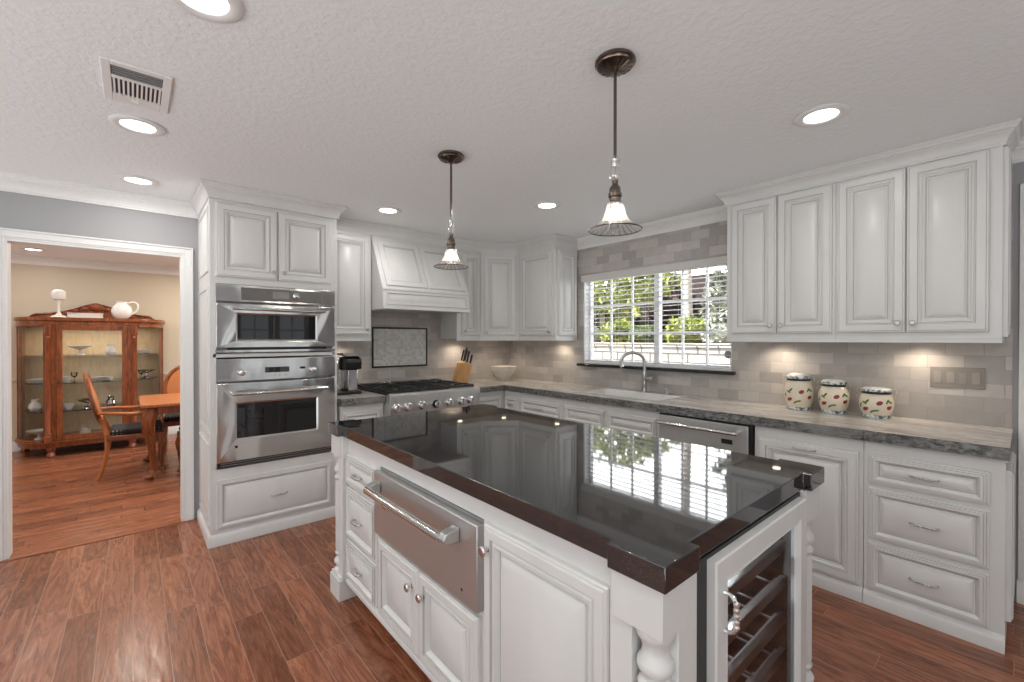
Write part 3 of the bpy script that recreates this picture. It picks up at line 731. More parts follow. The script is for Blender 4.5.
def b5(c, T, y, m):
    solid(m, y-3.294); drawer(c, T, y-3.510, y-3.312, .655, .800, .07); door(c, T, y-3.510, y-3.312, .088, .630, (y-3.34, .58))
base_side('white narrow base cabinet at the inner corner of the counter', 3.528, 3.294, b5)
# base cabinets on the range wall
def base_back(label, x0, x1, build, top=BZ):
    T = frame((x0, 3.53, 0)); c = thing('base_cabinet', label, 'cabinet', (x0, 3.53, 0))
    MB(T).box(0, 0, .0005, x1-x0, .635, top).build('body', M['paint'], c, bevel=.0015)
    build(c, T, x1-x0); base_board(c, T, 0, x1-x0); return c
base_back('white base cabinet under the coffee maker, left of the range', 1.236, 1.598, lambda c, T, w_: (drawer(c, T, .02, w_-.02, .655, .800, .09), door(c, T, .02, w_-.02, .088, .630, (w_-.05, .58))))
base_back('white corner base cabinet right of the range', 2.522, 2.918, lambda c, T, w_: (drawer(c, T, .02, w_-.04, .655, .800, .09), door(c, T, .02, w_-.04, .088, .630, (.05, .58))))
base_back('white two-door base cabinet directly under the range top', 1.604, 2.516, lambda c, T, w_: (door(c, T, .02, w_/2-.003, .088, .71, (w_/2-.035, .66)), door(c, T, w_/2+.003, w_-.02, .088, .71, (w_/2+.035, .66))), top=.735)

# dishwasher
dw = thing('dishwasher', 'stainless steel dishwasher with bar handle in the window-side base run', 'dishwasher', (2.92, 1.42, 0))
MB().box(2.922, 1.115, .10, 3.49, 1.725, .853).build('housing', M['black'], dw)
MB().box(2.904, 1.101, .10, 2.9215, 1.737, .855).build('gasket', M['black'], dw)
dd = MB().box(2.886, 1.122, .115, 2.9035, 1.733, .842).build('door', M['steel'], dw, bevel=.003)
m = MB().tube([(2.838, 1.165, .795), (2.838, 1.715, .795)], .013, 12)
for y in (1.178, 1.70): m.box(2.838, y-.012, .784, 2.8855, y+.012, .806)
m.build('handle', M['steel2'], dd, bevel=.003)
MB().box(2.8840, 1.215, .715, 2.8858, 1.285, .745).build('badge', M['black'], dd)
MB().box(2.935, 1.11, .0005, 3.4, 1.73, .0995).build('toe_kick', M['black'], dw)

# --- counters
CT0, CT1 = .8585, .914
def counter(name, label, poly, hole=None):
    m = MB(); n = len(poly)
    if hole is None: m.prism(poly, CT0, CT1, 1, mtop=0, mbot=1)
    else:
        bmx = bmesh.new()
        import mathutils
        outer = [Vector((x, y, 0)) for x, y in poly]; inner = [Vector((x, y, 0)) for x, y in hole]
        tris = mathutils.geometry.tessellate_polygon([outer, inner]); allp = outer+inner
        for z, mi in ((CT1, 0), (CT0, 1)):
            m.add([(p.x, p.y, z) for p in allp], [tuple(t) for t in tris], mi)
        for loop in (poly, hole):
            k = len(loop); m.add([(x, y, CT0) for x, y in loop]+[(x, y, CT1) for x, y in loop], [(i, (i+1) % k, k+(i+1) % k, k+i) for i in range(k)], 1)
        bmx.free()
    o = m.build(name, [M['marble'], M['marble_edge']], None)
    return tag(o, label, 'countertop')
def chip(a, b, n, amp):     # a slightly chiselled front edge
    A_, B_ = Vector(a), Vector(b); d_ = (B_-A_).normalized(); nn = Vector((d_.y, -d_.x)); out = []
    for i in range(n+1):
        p = A_.lerp(B_, i/n); o = random.uniform(-amp, amp) if 0 < i < n else 0
        out.append((p.x+nn.x*o, p.y+nn.y*o))
    return out
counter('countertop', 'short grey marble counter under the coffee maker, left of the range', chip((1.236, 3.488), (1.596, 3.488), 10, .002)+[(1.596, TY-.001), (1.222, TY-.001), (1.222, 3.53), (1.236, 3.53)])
poly = chip((2.522, 3.488), (2.885, 3.488), 10, .002)+chip((2.885, 3.478), (2.885, .046), 90, .0022)+[(TX-.001, .046), (TX-.001, TY-.001), (2.522, TY-.001)]
sk = []
for cx, cy, a0 in ((3.10, 1.86, PI), (3.37, 1.86, 1.5*PI), (3.37, 2.56, 0), (3.10, 2.56, PI/2)):
    for k in range(5): a = a0+k*PI/8; sk.append((cx+.04*math.cos(a), cy+.04*math.sin(a)))
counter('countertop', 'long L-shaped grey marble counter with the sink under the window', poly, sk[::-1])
# sink basin
def offset(pts, d):
    c = (3.235, 2.21); return [(c[0]+(x-c[0])*(1+d/.175), c[1]+(y-c[1])*(1+d/.39)) for x, y in pts]
m = MB(); n = len(sk); rings = [(offset(sk, -.002), .9135), (offset(sk, -.005), .9135), (offset(sk, -.012), .70), (offset(sk, -.04), .685)]
vs = [(x, y, z) for ps, z in rings for x, y in ps]
fs = [(k*n+i, k*n+(i+1) % n, (k+1)*n+(i+1) % n, (k+1)*n+i) for k in range(3) for i in range(n)]+[tuple(range(3*n, 4*n))]
m.add(vs, fs)
ws = m.build('sink', M['white'])
md = ws.modifiers.new('thickness', 'SOLIDIFY'); md.thickness = .004; md.offset = 1
tag(ws, 'white undermount sink basin in the marble counter below the window', 'sink')

# faucet and dispenser
fa = thing('faucet', 'tall gooseneck nickel faucet with side lever behind the sink', 'faucet', (3.43, 2.20, .9145))
MB().lathe([(0, .9145), (.027, .9145), (.028, .922), (.022, .930), (.018, .945), (.017, .975), (.020, .982), (.020, .992), (.016, 1.0), (.0165, 1.02), (.0175, 1.05), (.022, 1.07), (.019, 1.085), (.017, 1.10), (0, 1.10)], (3.43, 2.20, 0), 24).build('base', M['nickel'], fa)
arc = [(3.43, 2.20, 1.085), (3.43, 2.20, 1.16)]
for k in range(0, 13):
    a = PI*k/12*1.08; arc.append((3.43-.085*(1-math.cos(a))*.86, 2.20+.085*(1-math.cos(a))*.85, 1.18+.085*math.sin(a)*1.0))
last = Vector(arc[-1]); arc.append(tuple(last+Vector((.004, -.004, -.02))))
MB().tube(arc, [.0145]*(len(arc)-2)+[.0155, .0195], 14, smooth=2).build('spout', M['nickel'], fa)
m = MB().tube([(3.43, 2.20, 1.035), (3.415, 2.16, 1.037), (3.40, 2.125, 1.04)], [.014, .015, .018], 12).ball((3.398, 2.118, 1.042), .021, .021, .021).tube([(3.398, 2.118, 1.045), (3.385, 2.075, 1.052)], [.009, .011], 8)
m.build('lever', M['nickel'], fa)
sp = thing('soap_dispenser', 'small nickel soap dispenser right of the faucet', 'dispenser', (3.43, 1.985, .9145))
MB().lathe([(0, .9145), (.021, .9145), (.021, .919), (.015, .928), (.012, .945), (.016, .958), (.013, .968), (.007, .972), (.007, .990), (0, .990)], (3.43, 1.985, 0), 20).build('body', M['nickel'], sp)
MB().lathe([(0, .985), (.012, .985), (.013, .995), (.006, 1.003), (0, 1.004)], (3.43, 1.985, 0), 16).tube([(3.43, 1.985, .994), (3.395, 1.985, .996), (3.375, 1.985, .985)], .0045, 8).build('pump_head', M['nickel'], sp)

# ------------------------------------------------------------------ range top
rt = thing('gas_range', 'stainless steel gas range with seven control knobs under the hood', 'gas range', (2.06, 3.5, .74))
rx0, rx1 = 1.6035, 2.5165
MB().box(rx0, 3.455, .739, rx1, TY-.002, .915).build('body', M['steel'], rt, bevel=.002)
MB().xprism([(3.4545, .745), (3.412, .752), (3.404, .88), (3.408, .915), (3.420, .928), (3.4545, .9295)], rx0, rx1).build('control_panel', M['steel'], rt, bevel=.002)
MB().box(rx0, 3.4555, .9155, rx1, TY-.06, .925).build('burner_deck', M['black'], rt)
MB().box(rx0, TY-.0595, .9155, rx1, TY-.002, .962).build('back_trim', M['steel2'], rt, bevel=.003)
m = MB()
for k in range(14): m.box(rx0+.03+k*.062, TY-.050, .9622, rx0+.07+k*.062, TY-.012, .9635)
m.build('back_vent', M['black'], rt)
KX = [1.655, 1.762, 1.895, 2.035, 2.168, 2.300, 2.405]
for i, x in enumerate(KX):
    z = .812
    bz = MB().lathe([(0, 0), (.037, 0), (.037, .004), (.032, .007), (0, .007)], (x, 3.4080, z), 22, axis='Y').build('knob_bezel', M['black'] if i == 3 else M['chrome'], rt)
    MB().lathe([(0, 0), (.026, 0), (.026, .016), (.031, .024), (.031, .036), (.027, .041), (0, .042)], (x, 3.4010, z), 20, axis='Y').box(x-.004, 3.350, z-.027, x+.004, 3.3605, z+.027).build('knob', M['chrome'], rt)
    if i != 3: MB().box(x-.003, 3.4025, z+.042, x+.003, 3.4048, z+.062).build('indicator', M['steel2'], rt)
gw = (rx1-rx0-.03)/3
for g in range(3):
    a = rx0+.015+g*gw; b = a+gw-.006; y0, y1 = 3.475, TY-.075; z0 = .9255
    m = MB()
    for x in (a, b-.014): m.box(x, y0, z0+.010, x+.014, y1, z0+.026)
    for y in (y0, (y0+y1)/2-.007, y1-.014): m.box(a+.014, y, z0+.010, b-.014, y+.014, z0+.026)
    for k in range(2):
        cy = y0+(y1-y0)*(.25+.5*k); cx = (a+b)/2
        for dx, dy in ((1, 0), (-1, 0), (0, 1), (0, -1)):
            if dx: m.box(cx+dx*.03, cy-.006, z0+.013, cx+dx*(gw/2-.018), cy+.006, z0+.030)
            else: m.box(cx-.006, cy+dy*.03, z0+.013, cx+.006, cy+dy*((y1-y0)/4-.010), z0+.030)
    for x in (a+.001, b-.013):
        for y in (y0+.001, y1-.013): m.box(x, y, z0, x+.012, y+.012, z0+.011)
    m.build('grate', M['iron'], rt, bevel=.003)
    for k in range(2):
        cy = y0+(y1-y0)*(.25+.5*k); cx = (a+b)/2
        MB().lathe([(0, .9255), (.045, .9255), (.045, .930), (.034, .934), (.030, .944), (.026, .947), (0, .948)], (cx, cy, 0), 24).build('burner', M['iron'], rt)

# ------------------------------------------------------------------ island
IZ1 = .930; IZ0 = .873; ix0, ix1, iy0, iy1 = .810, 1.882, .471, 2.500; nb = .145; nd = .027
poly = []
def corner(cx, cy, sx, sy):   # block corner seen from outside
    return [(cx, cy)]
pts = [(ix0, iy0), (ix0+nb, iy0), (ix0+nb, iy0+nd), (ix1-nb, iy0+nd), (ix1-nb, iy0), (ix1, iy0), (ix1, iy0+nb), (ix1-nd, iy0+nb), (ix1-nd, iy1-nb), (ix1, iy1-nb), (ix1, iy1), (ix1-nb, iy1), (ix1-nb, iy1-nd), (ix0+nb, iy1-nd), (ix0+nb, iy1), (ix0, iy1), (ix0, iy1-nb), (ix0+nd, iy1-nb), (ix0+nd, iy0+nb), (ix0, iy0+nb)]
it = MB().prism(pts, IZ0, IZ1).build('island_countertop', M['granite'], bevel=.003, seg=3)
tag(it, 'polished black granite island top with square notched corners', 'countertop')
isl = thing('kitchen_island', 'white kitchen island cabinet with turned corner posts under black granite', 'kitchen island', (1.346, 1.486, 0))
fx = .866; fy = .512; bx = ix1-.038; by = iy1-.041; IZ = IZ0-.0005   # faces of the island box
pl, ps = .128, .014     # corner post square and its inset from the stone block
pc = [(ix0+ps, iy0+ps, 1, 1), (ix1-ps, iy0+ps, -1, 1), (ix0+ps, iy1-ps, 1, -1), (ix1-ps, iy1-ps, -1, -1)]
m = MB()
# hollow shell: left face frame with the opening for the warming drawer, right side, far side, deck
WDy0, WDy1, WDz0, WDz1 = 1.150, 1.948, .500, .800
t_ = .02
m.box(fx, iy0+.15, .10, fx+t_, WDy0, IZ).box(fx, WDy1, .10, fx+t_, iy1-.15, IZ).box(fx, WDy0, .10, fx+t_, WDy1, WDz0).box(fx, WDy0, WDz1, fx+t_, WDy1, IZ)
m.box(bx-t_, iy0+.15, .10, bx, iy1-.15, IZ).box(ix0+.15, by-t_, .10, ix1-.15, by, IZ)
m.box(fx+t_, iy0+.62, .10, bx-t_, by-t_, .12)                 # deck behind the cooler
m.box(fx+t_, 1.10, .12, bx-t_, 1.12, IZ)                      # partition behind cooler
# near end panels either side of the wine cooler
m.box(ix0+.078, iy0+.0145, .10, .970, iy0+.15, IZ).box(1.722, iy0+.0145, .10, 1.742, iy0+.15, IZ).box(1.742, iy0+.098, .10, ix1-.06, iy0+.15, IZ)
# corner stiles behind the posts
for cx, cy, sx, sy in pc:
    def bxx(a, b, c, d, z0=.10, z1=IZ): m.box(cx+sx*a, cy+sy*b, z0, cx+sx*c, cy+sy*d, z1)
    if (sx, sy) != (1, 1) and (sx, sy) != (-1, 1): bxx(.078, .017, pl+.02, .06)
    bxx(.010, .082, .06, pl+.012)
    if (sx, sy) == (1, 1): pass
m.build('body', M['paint'], isl, bevel=.0015)
MB().box(fx+.07, iy0+.10, .0005, bx-.07, by-.06, .0995).build('toe_kick', M['cherry2'], isl)
def post(cx, cy, sx, sy):
    """square block above, turned and reeded column in the middle, square plinth below"""
    px, py = cx+sx*pl/2, cy+sy*pl/2
    m = MB()
    m.box(cx, cy, .762, cx+sx*pl, cy+sy*pl, IZ)
    m.box(cx-sx*.006, cy-sy*.006, .0005, cx+sx*(pl+.006), cy+sy*(pl+.006), .108); m.box(cx, cy, .108, cx+sx*pl, cy+sy*pl, .124)
    q = (cx+sx*.043, cy+sy*.043, 0)
    prof = [(.044, .762), (.044, .750), (.041, .742), (.033, .732), (.029, .716), (.031, .702), (.040, .690), (.042, .678), (.038, .668), (.031, .660), (.030, .652), (.037, .645), (.040, .636), (.036, .628), (.032, .620)]
    m.lathe([(a*.96, b) for a, b in prof[::-1]], q, 28)
    n = 12
    m.lathe([(.031, .235), (.034, .25), (.034, .60), (.031, .62)], q, 72, mod=lambda a, z: 1+.07*abs(math.cos(a*n/2))-.05)
    prof = [(.043, .124), (.044, .135), (.038, .142), (.030, .150), (.034, .162), (.042, .172), (.043, .184), (.036, .194), (.029, .202), (.028, .210), (.035, .217), (.038, .226), (.033, .236)]
    m.lathe([(a*.96, b) for a, b in prof], q, 28)
    return m.build('corner_post', M['paint'], isl, bevel=.0012)
for p in pc: post(*p)
TI = frame((fx, iy1, 0), -PI/2); Y = lambda y: iy1-y     # left face: local x runs from the far end towards the camera
for z0, z1 in ((.625, .782), (.348, .610), (.132, .333)): drawer(isl, TI, Y(2.345), Y(1.968), z0, z1, .085, r=.0042)
IS2 = scaled(ISD, 1)
door(isl, TI, Y(1.930), Y(1.556), .132, .478, (Y(1.600), .400), ISD, 'chrome', ks=1.15); door(isl, TI, Y(1.549), Y(1.160), .132, .478, (Y(1.505), .400), ISD, 'chrome', ks=1.15)
door(isl, TI, Y(1.128), Y(.640), .132, .800, (Y(1.100), .728), ISD, 'chrome', ks=1.15)
MB(TI).xprism([(0, .1), (-.018, .1), (-.018, .118), (-.008, .124), (0, .126)], .16, iy1-iy0-.16).build('base_molding', M['paint'], isl)
TB = frame((bx, iy0, 0), PI/2)
for a in (.19, .75, 1.31): door(isl, TB, a, a+.52, .132, .800, None, ISD, name='back_panel')
TF = frame((ix1, by, 0), PI); door(isl, TF, .19, .87, .132, .800, None, ISD, name='end_panel')

# warming drawer
wdr = thing('warming_drawer', 'stainless steel warming drawer with thick bar handle in the island side', 'warming drawer', (fx, 1.549, .5))
MB().box(fx+.0015, WDy0+.004, WDz0+.004, fx+.50, WDy1-.004, WDz1-.004).build('housing', M['grey'], wdr)
f_ = MB().box(fx-.030, WDy0-.002, WDz0+.002, fx-.0005, WDy1+.002, WDz1-.014).build('drawer_front', M['steel'], wdr, bevel=.004)
m = MB().tube([(fx-.088, WDy0+.125, .722), (fx-.088, WDy1-.055, .722)], .0165, 16)
m.build('handle', M['steel2'], f_)
for ya, yb in ((WDy0+.095, WDy0+.135), (WDy1-.075, WDy1-.035)):
    MB(frame((0, 0, 0))).prism([(fx-.031, .700), (fx-.075, .704), (fx-.088, .706), (fx-.096, .722), (fx-.088, .738), (fx-.060, .748), (fx-.031, .752)], ya, yb, T=Matrix(((1, 0, 0, 0), (0, 0, 1, 0), (0, 1, 0, 0), (0, 0, 0, 1)))).build('handle_bracket', M['steel'], f_, bevel=.004)
MB().box(fx-.0325, WDy1-.125, .634, fx-.0302, WDy1-.085, .650).build('badge', M['chrome'], f_)
MB().lathe([(0, 0), (.006, 0), (.005, .003), (0, .003)], (fx-.0302, WDy0+.085, .545), 12, axis='X', T=None).build('indicator', M['black'], f_)

# wine cooler in the near end
wc = thing('wine_cooler', 'white-framed glass-door wine cooler in the near end of the island', 'wine cooler', (1.345, .52, 0))
cx0, cx1, cz0, cz1 = .973, 1.718, .085, .868
m = MB(); y0, y1 = .4995, 1.08; tt = .03
m.box(cx0, y0, cz0, cx0+.078, y1, cz1).box(cx1-.045, y0, cz0, cx1, y1, cz1).box(cx0+.078, y0, cz0, cx1-.045, y1, cz0+tt).box(cx0+.078, y0, cz1-tt, cx1-.045, y1, cz1).box(cx0+.078, y1-.02, cz0+tt, cx1-.045, y1, cz1-tt)
m.box(cx0+.02, y0+.02, .0005, cx1-.02, y1-.1, cz0-.001)
m.build('housing', M['black'], wc)
m = MB()
for a, b, c_, d2 in ((1.022, 1.105, .125, .848), (1.622, 1.706, .125, .848), (1.105, 1.622, .765, .848), (1.105, 1.622, .125, .205)):
    pass
dx0, dx1, dz0, dz1 = 1.045, 1.700, .115, .858
def ringframe(x0, x1, z0, z1, prof, T):
    vs = []; fs = []; m = MB(T); k = len(prof)
    for i, n in prof: vs += [(x0+i, -n, z0+i), (x1-i, -n, z0+i), (x1-i, -n, z1-i), (x0+i, -n, z1-i)]
    for a in range(k):
        b = (a+1) % k
        for i in range(4): fs.append((4*a+i, 4*a+(i+1) % 4, 4*b+(i+1) % 4, 4*b+i))
    return m.add(vs, fs)
dwn = ringframe(dx0, dx1, dz0, dz1, [(0, 0), (0, .020), (.004, .024), (.054, .024), (.058, .019), (.064, .022), (.072, .012), (.072, 0)], frame((0, .4990, 0))).build('door', M['paint'], wc)
MB().box(dx0+.0725, .490, dz0+.0725, dx1-.0725, .494, dz1-.0725).build('glass_pane', M['cooler_glass'], dwn)
pull(dwn, 1.088, .728, frame((0, .4990, 0)), .092, -.024, vert=True, mat='chrome', r=.0046)
light('cooler_lamp', 'AREA', wc, (0, .16, .83), 3.0, (.95, .97, 1), shape='RECTANGLE', size=.5, size_y=.03)  # added light, makes the shelves show inside the cooler
for k in range(5):
    z = .20+k*.122
    sh = MB()
    for y in range(7): sh.box(cx0+.082, .545+y*.07, z, cx1-.049, .545+y*.07+.014, z+.006)
    for x in (1.075, 1.2, 1.345, 1.49, 1.64): sh.box(x-.004, .545, z-.005, x+.004, 1.03, z-.0003)
    so = sh.build('shelf', M['grey'], wc)
    MB().box(cx0+.082, .526, z-.012, cx1-.049, .544, z+.022).build('shelf_front', M['nickel'], so, bevel=.002)

# ------------------------------------------------------------------ ceiling fixtures
def ceiling_light(loc, label):
    t = thing('recessed_light', label, 'ceiling light', (loc[0], loc[1], CZ), 0, None)
    c = (loc[0], loc[1], CZ)
    MB().lathe([(.066, -.0005), (.105, -.0005), (.108, -.004), (.100, -.010), (.080, -.012), (.068, -.007), (.066, -.0005)], c, 36).build('trim_ring', M['trim'], t)
    MB().lathe([(0, -.0045), (.064, -.0045), (.064, -.002), (0, -.002)], c, 32).build('diffuser', M['lamp'], t)
    light('downlight', 'AREA', t, (0, 0, -.016), DOWNLIGHT_W, (1, .97, .93), shape='DISK', size=.13)
    return t
first = None
for i, (x, y, lb) in enumerate([(.162, 1.62, 'round recessed ceiling light nearest the camera, cut by the top of the photo'), (.021, 2.795, 'round recessed ceiling light directly beside the ceiling vent'),
        (.027, 3.763, 'round recessed ceiling light in front of the doorway crown molding'), (1.552, 3.336, 'round recessed ceiling light in front of the range hood'),
        (2.425, 2.413, 'round recessed ceiling light between the two pendants, in front of the window'), (2.408, .622, 'round recessed ceiling light in front of the right wall cabinets'),
        (-.87, 7.45, 'round recessed ceiling light in the dining room')]):
    if first is None: first = ceiling_light((x, y), lb)
    else: 
        c = copy_tree(first, (x, y, CZ), 0, lb)
# more of the same ceiling lights behind the camera, out of the photograph, light the near half of the room
for x, y in ((.16, .2), (1.4, -.9), (-1.6, .2), (-1.6, 2.4)):
    copy_tree(first, (x, y, CZ), 0, 'round recessed ceiling light behind the camera', 'ceiling lights behind the camera')
# unseen lights added to brighten the dining room, hidden behind the doorway head
for x, y in ((-.87, 5.4), (.75, 5.4), (.75, 7.3), (-2.2, 6.4), (0, 6.35)):
    c = copy_tree(first, (x, y, CZ), 0, 'round recessed dining room ceiling light hidden behind the doorway head', 'dining room ceiling lights behind the doorway head')
    light('dining_glow', 'AREA', c, (0, 0, -.017), 10.0, (1, .90, .76), shape='DISK', size=.13)  # extra warm light added under each one

# vent
vt = thing('ceiling_vent', 'white rectangular ceiling air vent with dark louvers', 'air vent', (.016, 2.37, CZ))
vx0, vx1, vy0, vy1 = -.090, .122, 2.195, 2.550
zf = CZ
m = MB()
def vb(x0, y0, x1, y1, z0, z1): m.box(x0, y0, zf+z0, x1, y1, zf+z1)
vb(vx0, vy0, vx0+.028, vy1, -.009, -.0005); vb(vx1-.028, vy0, vx1, vy1, -.009, -.0005)
vb(vx0+.028, vy0, vx1-.028, vy0+.03, -.009, -.0005); vb(vx0+.028, vy1-.075, vx1-.028, vy1, -.009, -.0005); vb(vx0+.028, vy0+.115, vx1-.028, vy0+.135, -.009, -.0005)
m.build('frame', M['trim'], vt, bevel=.002)
MB().box(vx0+.028, vy0+.03, zf-.0025, vx1-.028, vy1-.075, zf-.0005).build('backing', M['iron'], vt)
for k in range(4): MB().box(vx0+.030, vy0+.036+k*.021, zf-.0095, vx1-.030, vy0+.042+k*.021, zf-.003).build('slat', M['grey'], vt)
for k in range(11):
    x = vx0+.032+k*.0142; MB().box(x, vy0+.136, zf-.0095, x+.0068, vy1-.076, zf-.003).build('slat', M['trim'], vt)
MB().tube([(.0, vy1-.045, zf-.0095), (.022, vy1-.045, zf-.0135)], .004, 8).build('lever', M['trim'], vt)

# pendants
def pendant(loc, label):
    x, y = loc; t = thing('pendant_light', label, 'pendant light', (x, y, CZ), 0, None); c = (x, y, 0)
    m = MB().lathe([(0, CZ-.0005), (.070, CZ-.0005), (.074, CZ-.006), (.074, CZ-.014), (.069, CZ-.018), (.066, CZ-.024), (.045, CZ-.032), (.020, CZ-.040), (.012, CZ-.046), (0, CZ-.046)], c, 40)
    for k in range(16):
        a = 2*PI*k/16; m.tube([(x+.022*math.cos(a), y+.022*math.sin(a), CZ-.0395), (x+.060*math.cos(a), y+.060*math.sin(a), CZ-.0270)], [.0015, .003], 5)
    m.build('canopy', M['bronze'], t)
    MB().tube([(x, y, CZ-.045), (x, y, 2.066)], .0062, 10).build('rod', M['bronze'], t)
    MB().lathe([(0, 2.067), (.007, 2.067), (.010, 2.060), (.0190, 2.050), (.0150, 2.040), (.0160, 2.000), (.020, 1.990), (.015, 1.978), (.010, 1.972), (0, 1.972)], c, 12).build('crystal', M['cut'], t)
    MB().tube([(x, y, 1.973), (x, y, 2.062)], .0035, 8).build('inner_rod', M['chrome'], t)
    MB().lathe([(0, 1.973), (.012, 1.973), (.010, 1.962), (.017, 1.952), (.021, 1.944), (.021, 1.930), (.025, 1.926), (.025, 1.915), (.021, 1.911), (.021, 1.897), (.026, 1.893), (.026, 1.884), (0, 1.884)], c, 24).build('socket', M['bronze'], t)
    n = 20; md_ = lambda a, z: 1+.035*math.cos(a*n)*min(1, max(0, (1.90-z)/.10))
    outer = [(.028, 1.893), (.033, 1.880), (.036, 1.862), (.042, 1.842), (.055, 1.822), (.074, 1.806), (.094, 1.794)]
    prof = outer+[(r-.003, z-.001) for r, z in outer[::-1]]
    sh = MB().lathe(prof+[prof[0]], c, 120, mod=md_).build('shade', M['pressed'], t)
    ring = [(x+.0955*math.cos(2*PI*k/48), y+.0955*math.sin(2*PI*k/48), 1.7925) for k in range(49)]
    MB().tube(ring, .0022, 6).build('rim', M['bronze'], sh)
    MB().ball((x, y, 1.852), .017, .017, .024).lathe([(.008, 1.868), (.009, 1.884)], c, 12).build('bulb', M['bulb'], t)
    light('pendant_glow', 'POINT', t, (0, 0, 1.835-CZ), 1.6, (1, .88, .72), shadow_soft_size=.03)
    return t
pn = pendant((1.357, .996), 'nearer and larger-looking pendant light with ribbed glass bell shade over the island')
copy_tree(pn, (1.357, 2.108, CZ), 0, 'farther pendant light with ribbed glass bell shade, in front of the range hood')

# under-cabinet puck lights
def puck(x, y, lab, z=UZ0+.0195):
    t = thing('puck_light', lab, 'cabinet light', (x, y, z))
    MB().lathe([(0, z), (.034, z), (.034, z-.008), (.028, z-.010), (0, z-.010)], (x, y, 0), 24).build('casing', M['nickel'], t)
    MB().lathe([(0, z-.0102), (.025, z-.0102), (.025, z-.0112), (0, z-.0112)], (x, y, 0), 24).build('lens', M['puck'], t)
    light('puck_glow', 'SPOT', t, (0, 0, -.014), PUCK_W*6, (1, .84, .66), spot_size=math.radians(150), spot_blend=.8, shadow_soft_size=.02)
puck(1.42, 4.03, 'small round cabinet light above the coffee maker')
puck(2.72, 4.05, 'small round cabinet light above the knife block')
puck(3.42, 3.25, 'small round cabinet light under the cabinet left of the window')
puck(3.42, 1.14, 'small round cabinet light above the leftmost canister')
puck(3.42, .40, 'small round cabinet light above the light switches')
puck(3.22, 3.90, 'small round cabinet light above the bowl in the corner')

# ------------------------------------------------------------------ small things in the kitchen
CTZ = .9145
def canister(name, label, x, y, h, rb, rn, squat):
    t = thing('canister', label, 'canister', (x, y, CTZ), 0, 'painted ceramic canisters on the marble counter'); c = (x, y, CTZ)
    bh = h*.78; rf = rb*.80
    body = [(0, .020*1), (rf*.99, .020), (rf*1.03, .026), (rb*.93, bh*.30), (rb, bh*.55), (rb*.985, bh*.75), (rn*1.05, bh*.95), (rn, bh)]
    MB().lathe(body+[(0, bh)], c, 36).build('jar_body', M['cream'], t)
    MB().lathe([(0, 0), (rf, 0), (rf*1.02, .004), (rf*1.0, .020), (0, .020)], c, 36).build('jar_foot', M['blue_check'], t)
    MB().lathe([(0, bh+.0003), (rn*.98, bh+.0003), (rn*.98, bh+.015), (0, bh+.015)], c, 36).build('gasket', M['black'], t)
    lz = bh+.0153; lh = h-lz
    ld = MB().lathe([(0, lz), (rn*1.04, lz), (rn*1.07, lz+.004), (rn*1.07, lz+lh*.40), (rn*1.0, lz+lh*.50), (0, lz+lh*.50)], c, 36).lathe([(rn*.98, lz+lh*.501), (rn*.95, lz+lh*.62), (rn*.78, lz+lh*.85), (rn*.45, lz+lh*.97), (0, h)], c, 36, m=1).build('lid', [M['blue_check'], M['lid_dome']], t)
    # wire clamp round neck and lid
    m = MB(); rr = rn*1.12; zc = c[2]+bh-.004
    m.tube([(x+rr*math.cos(2*PI*k/32), y+rr*math.sin(2*PI*k/32), zc) for k in range(33)], .0018, 6)
    for s_ in (-1, 1):
        yy = y+s_*rr; m.tube([(x, yy, zc), (x-.004, yy+s_*.012, zc+.010), (x, yy+s_*.010, zc+.030), (x, yy-s_*.004, zc+.034)], .0026, 6, smooth=3); m.tube([(x, yy, zc), (x-.01, yy+s_*.012, zc-.012), (x-.014, yy+s_*.010, zc-.026)], .0026, 6)
    m.build('clamp', M['nickel'], t)
    # painted cherries and leaves on the side facing the room
    def r_at(z):
        for (r0, z0), (r1, z1) in zip(body[1:], body[2:]):
            if z0 <= z <= z1: return r0+(r1-r0)*(z-z0)/max(1e-6, z1-z0)
        return rb
    base = math.atan2(-y, -x)
    def blob(a, zf_, w_, hh, mat, nm, rot=0):
        z = .02+(bh-.02)*zf_; aa = base+a; r = r_at(z)
        T = Matrix.Translation((x+r*math.cos(aa), y+r*math.sin(aa), CTZ+z)) @ Matrix.Rotation(aa, 4, 'Z') @ Matrix.Rotation(rot, 4, 'X')
        MB(T).ball((0, 0, 0), .0016, w_, hh, seg=12, rings=6).build(nm, M[mat], t)
    for a, zf_ in ((-.66, .30), (.18, .60), (.80, .40)): blob(a, zf_, .017, .0125, 'red', 'painted_fruit', .5)
    for a, zf_, ro in ((-.55, .66, .8), (-.72, .58, -.5), (-.02, .24, .2), (-.22, .20, .7), (.66, .68, 1.1), (.86, .66, -.5), (-1.05, .46, 1.3)): blob(a, zf_, .016, .006, 'green', 'painted_leaf', ro)
    return t
canister('a', 'tallest ceramic canister, painted with red fruit, leftmost on the marble counter', 3.415, 1.004, .247, .086, .070, 0)
canister('b', 'middle-height ceramic canister painted with red fruit, between the other two', 3.425, .810, .216, .084, .066, 0)
canister('c', 'shortest ceramic canister painted with red fruit, nearest the light switches', 3.410, .592, .184, .084, .072, 0)

sw = thing('switch_plate', 'taupe four-gang light switch plate on the tiled wall', 'light switch', (TX, .258, 1.11))
MB().box(TX-.006, .148, 1.110, TX-.0003, .368, 1.228).build('plate', M['switch'], sw, bevel=.002)
for k, y in enumerate((.335, .282, .234, .181)):
    if k == 2:
        for j in range(5): MB().box(TX-.010, y-.014, 1.140+j*.012, TX-.0061, y+.014, 1.149+j*.012).build('button', M['switch2'], sw)
    else: MB().box(TX-.010, y-.0165, 1.136, TX-.0061, y+.0165, 1.202).build('rocker', M['switch2'], sw, bevel=.001)

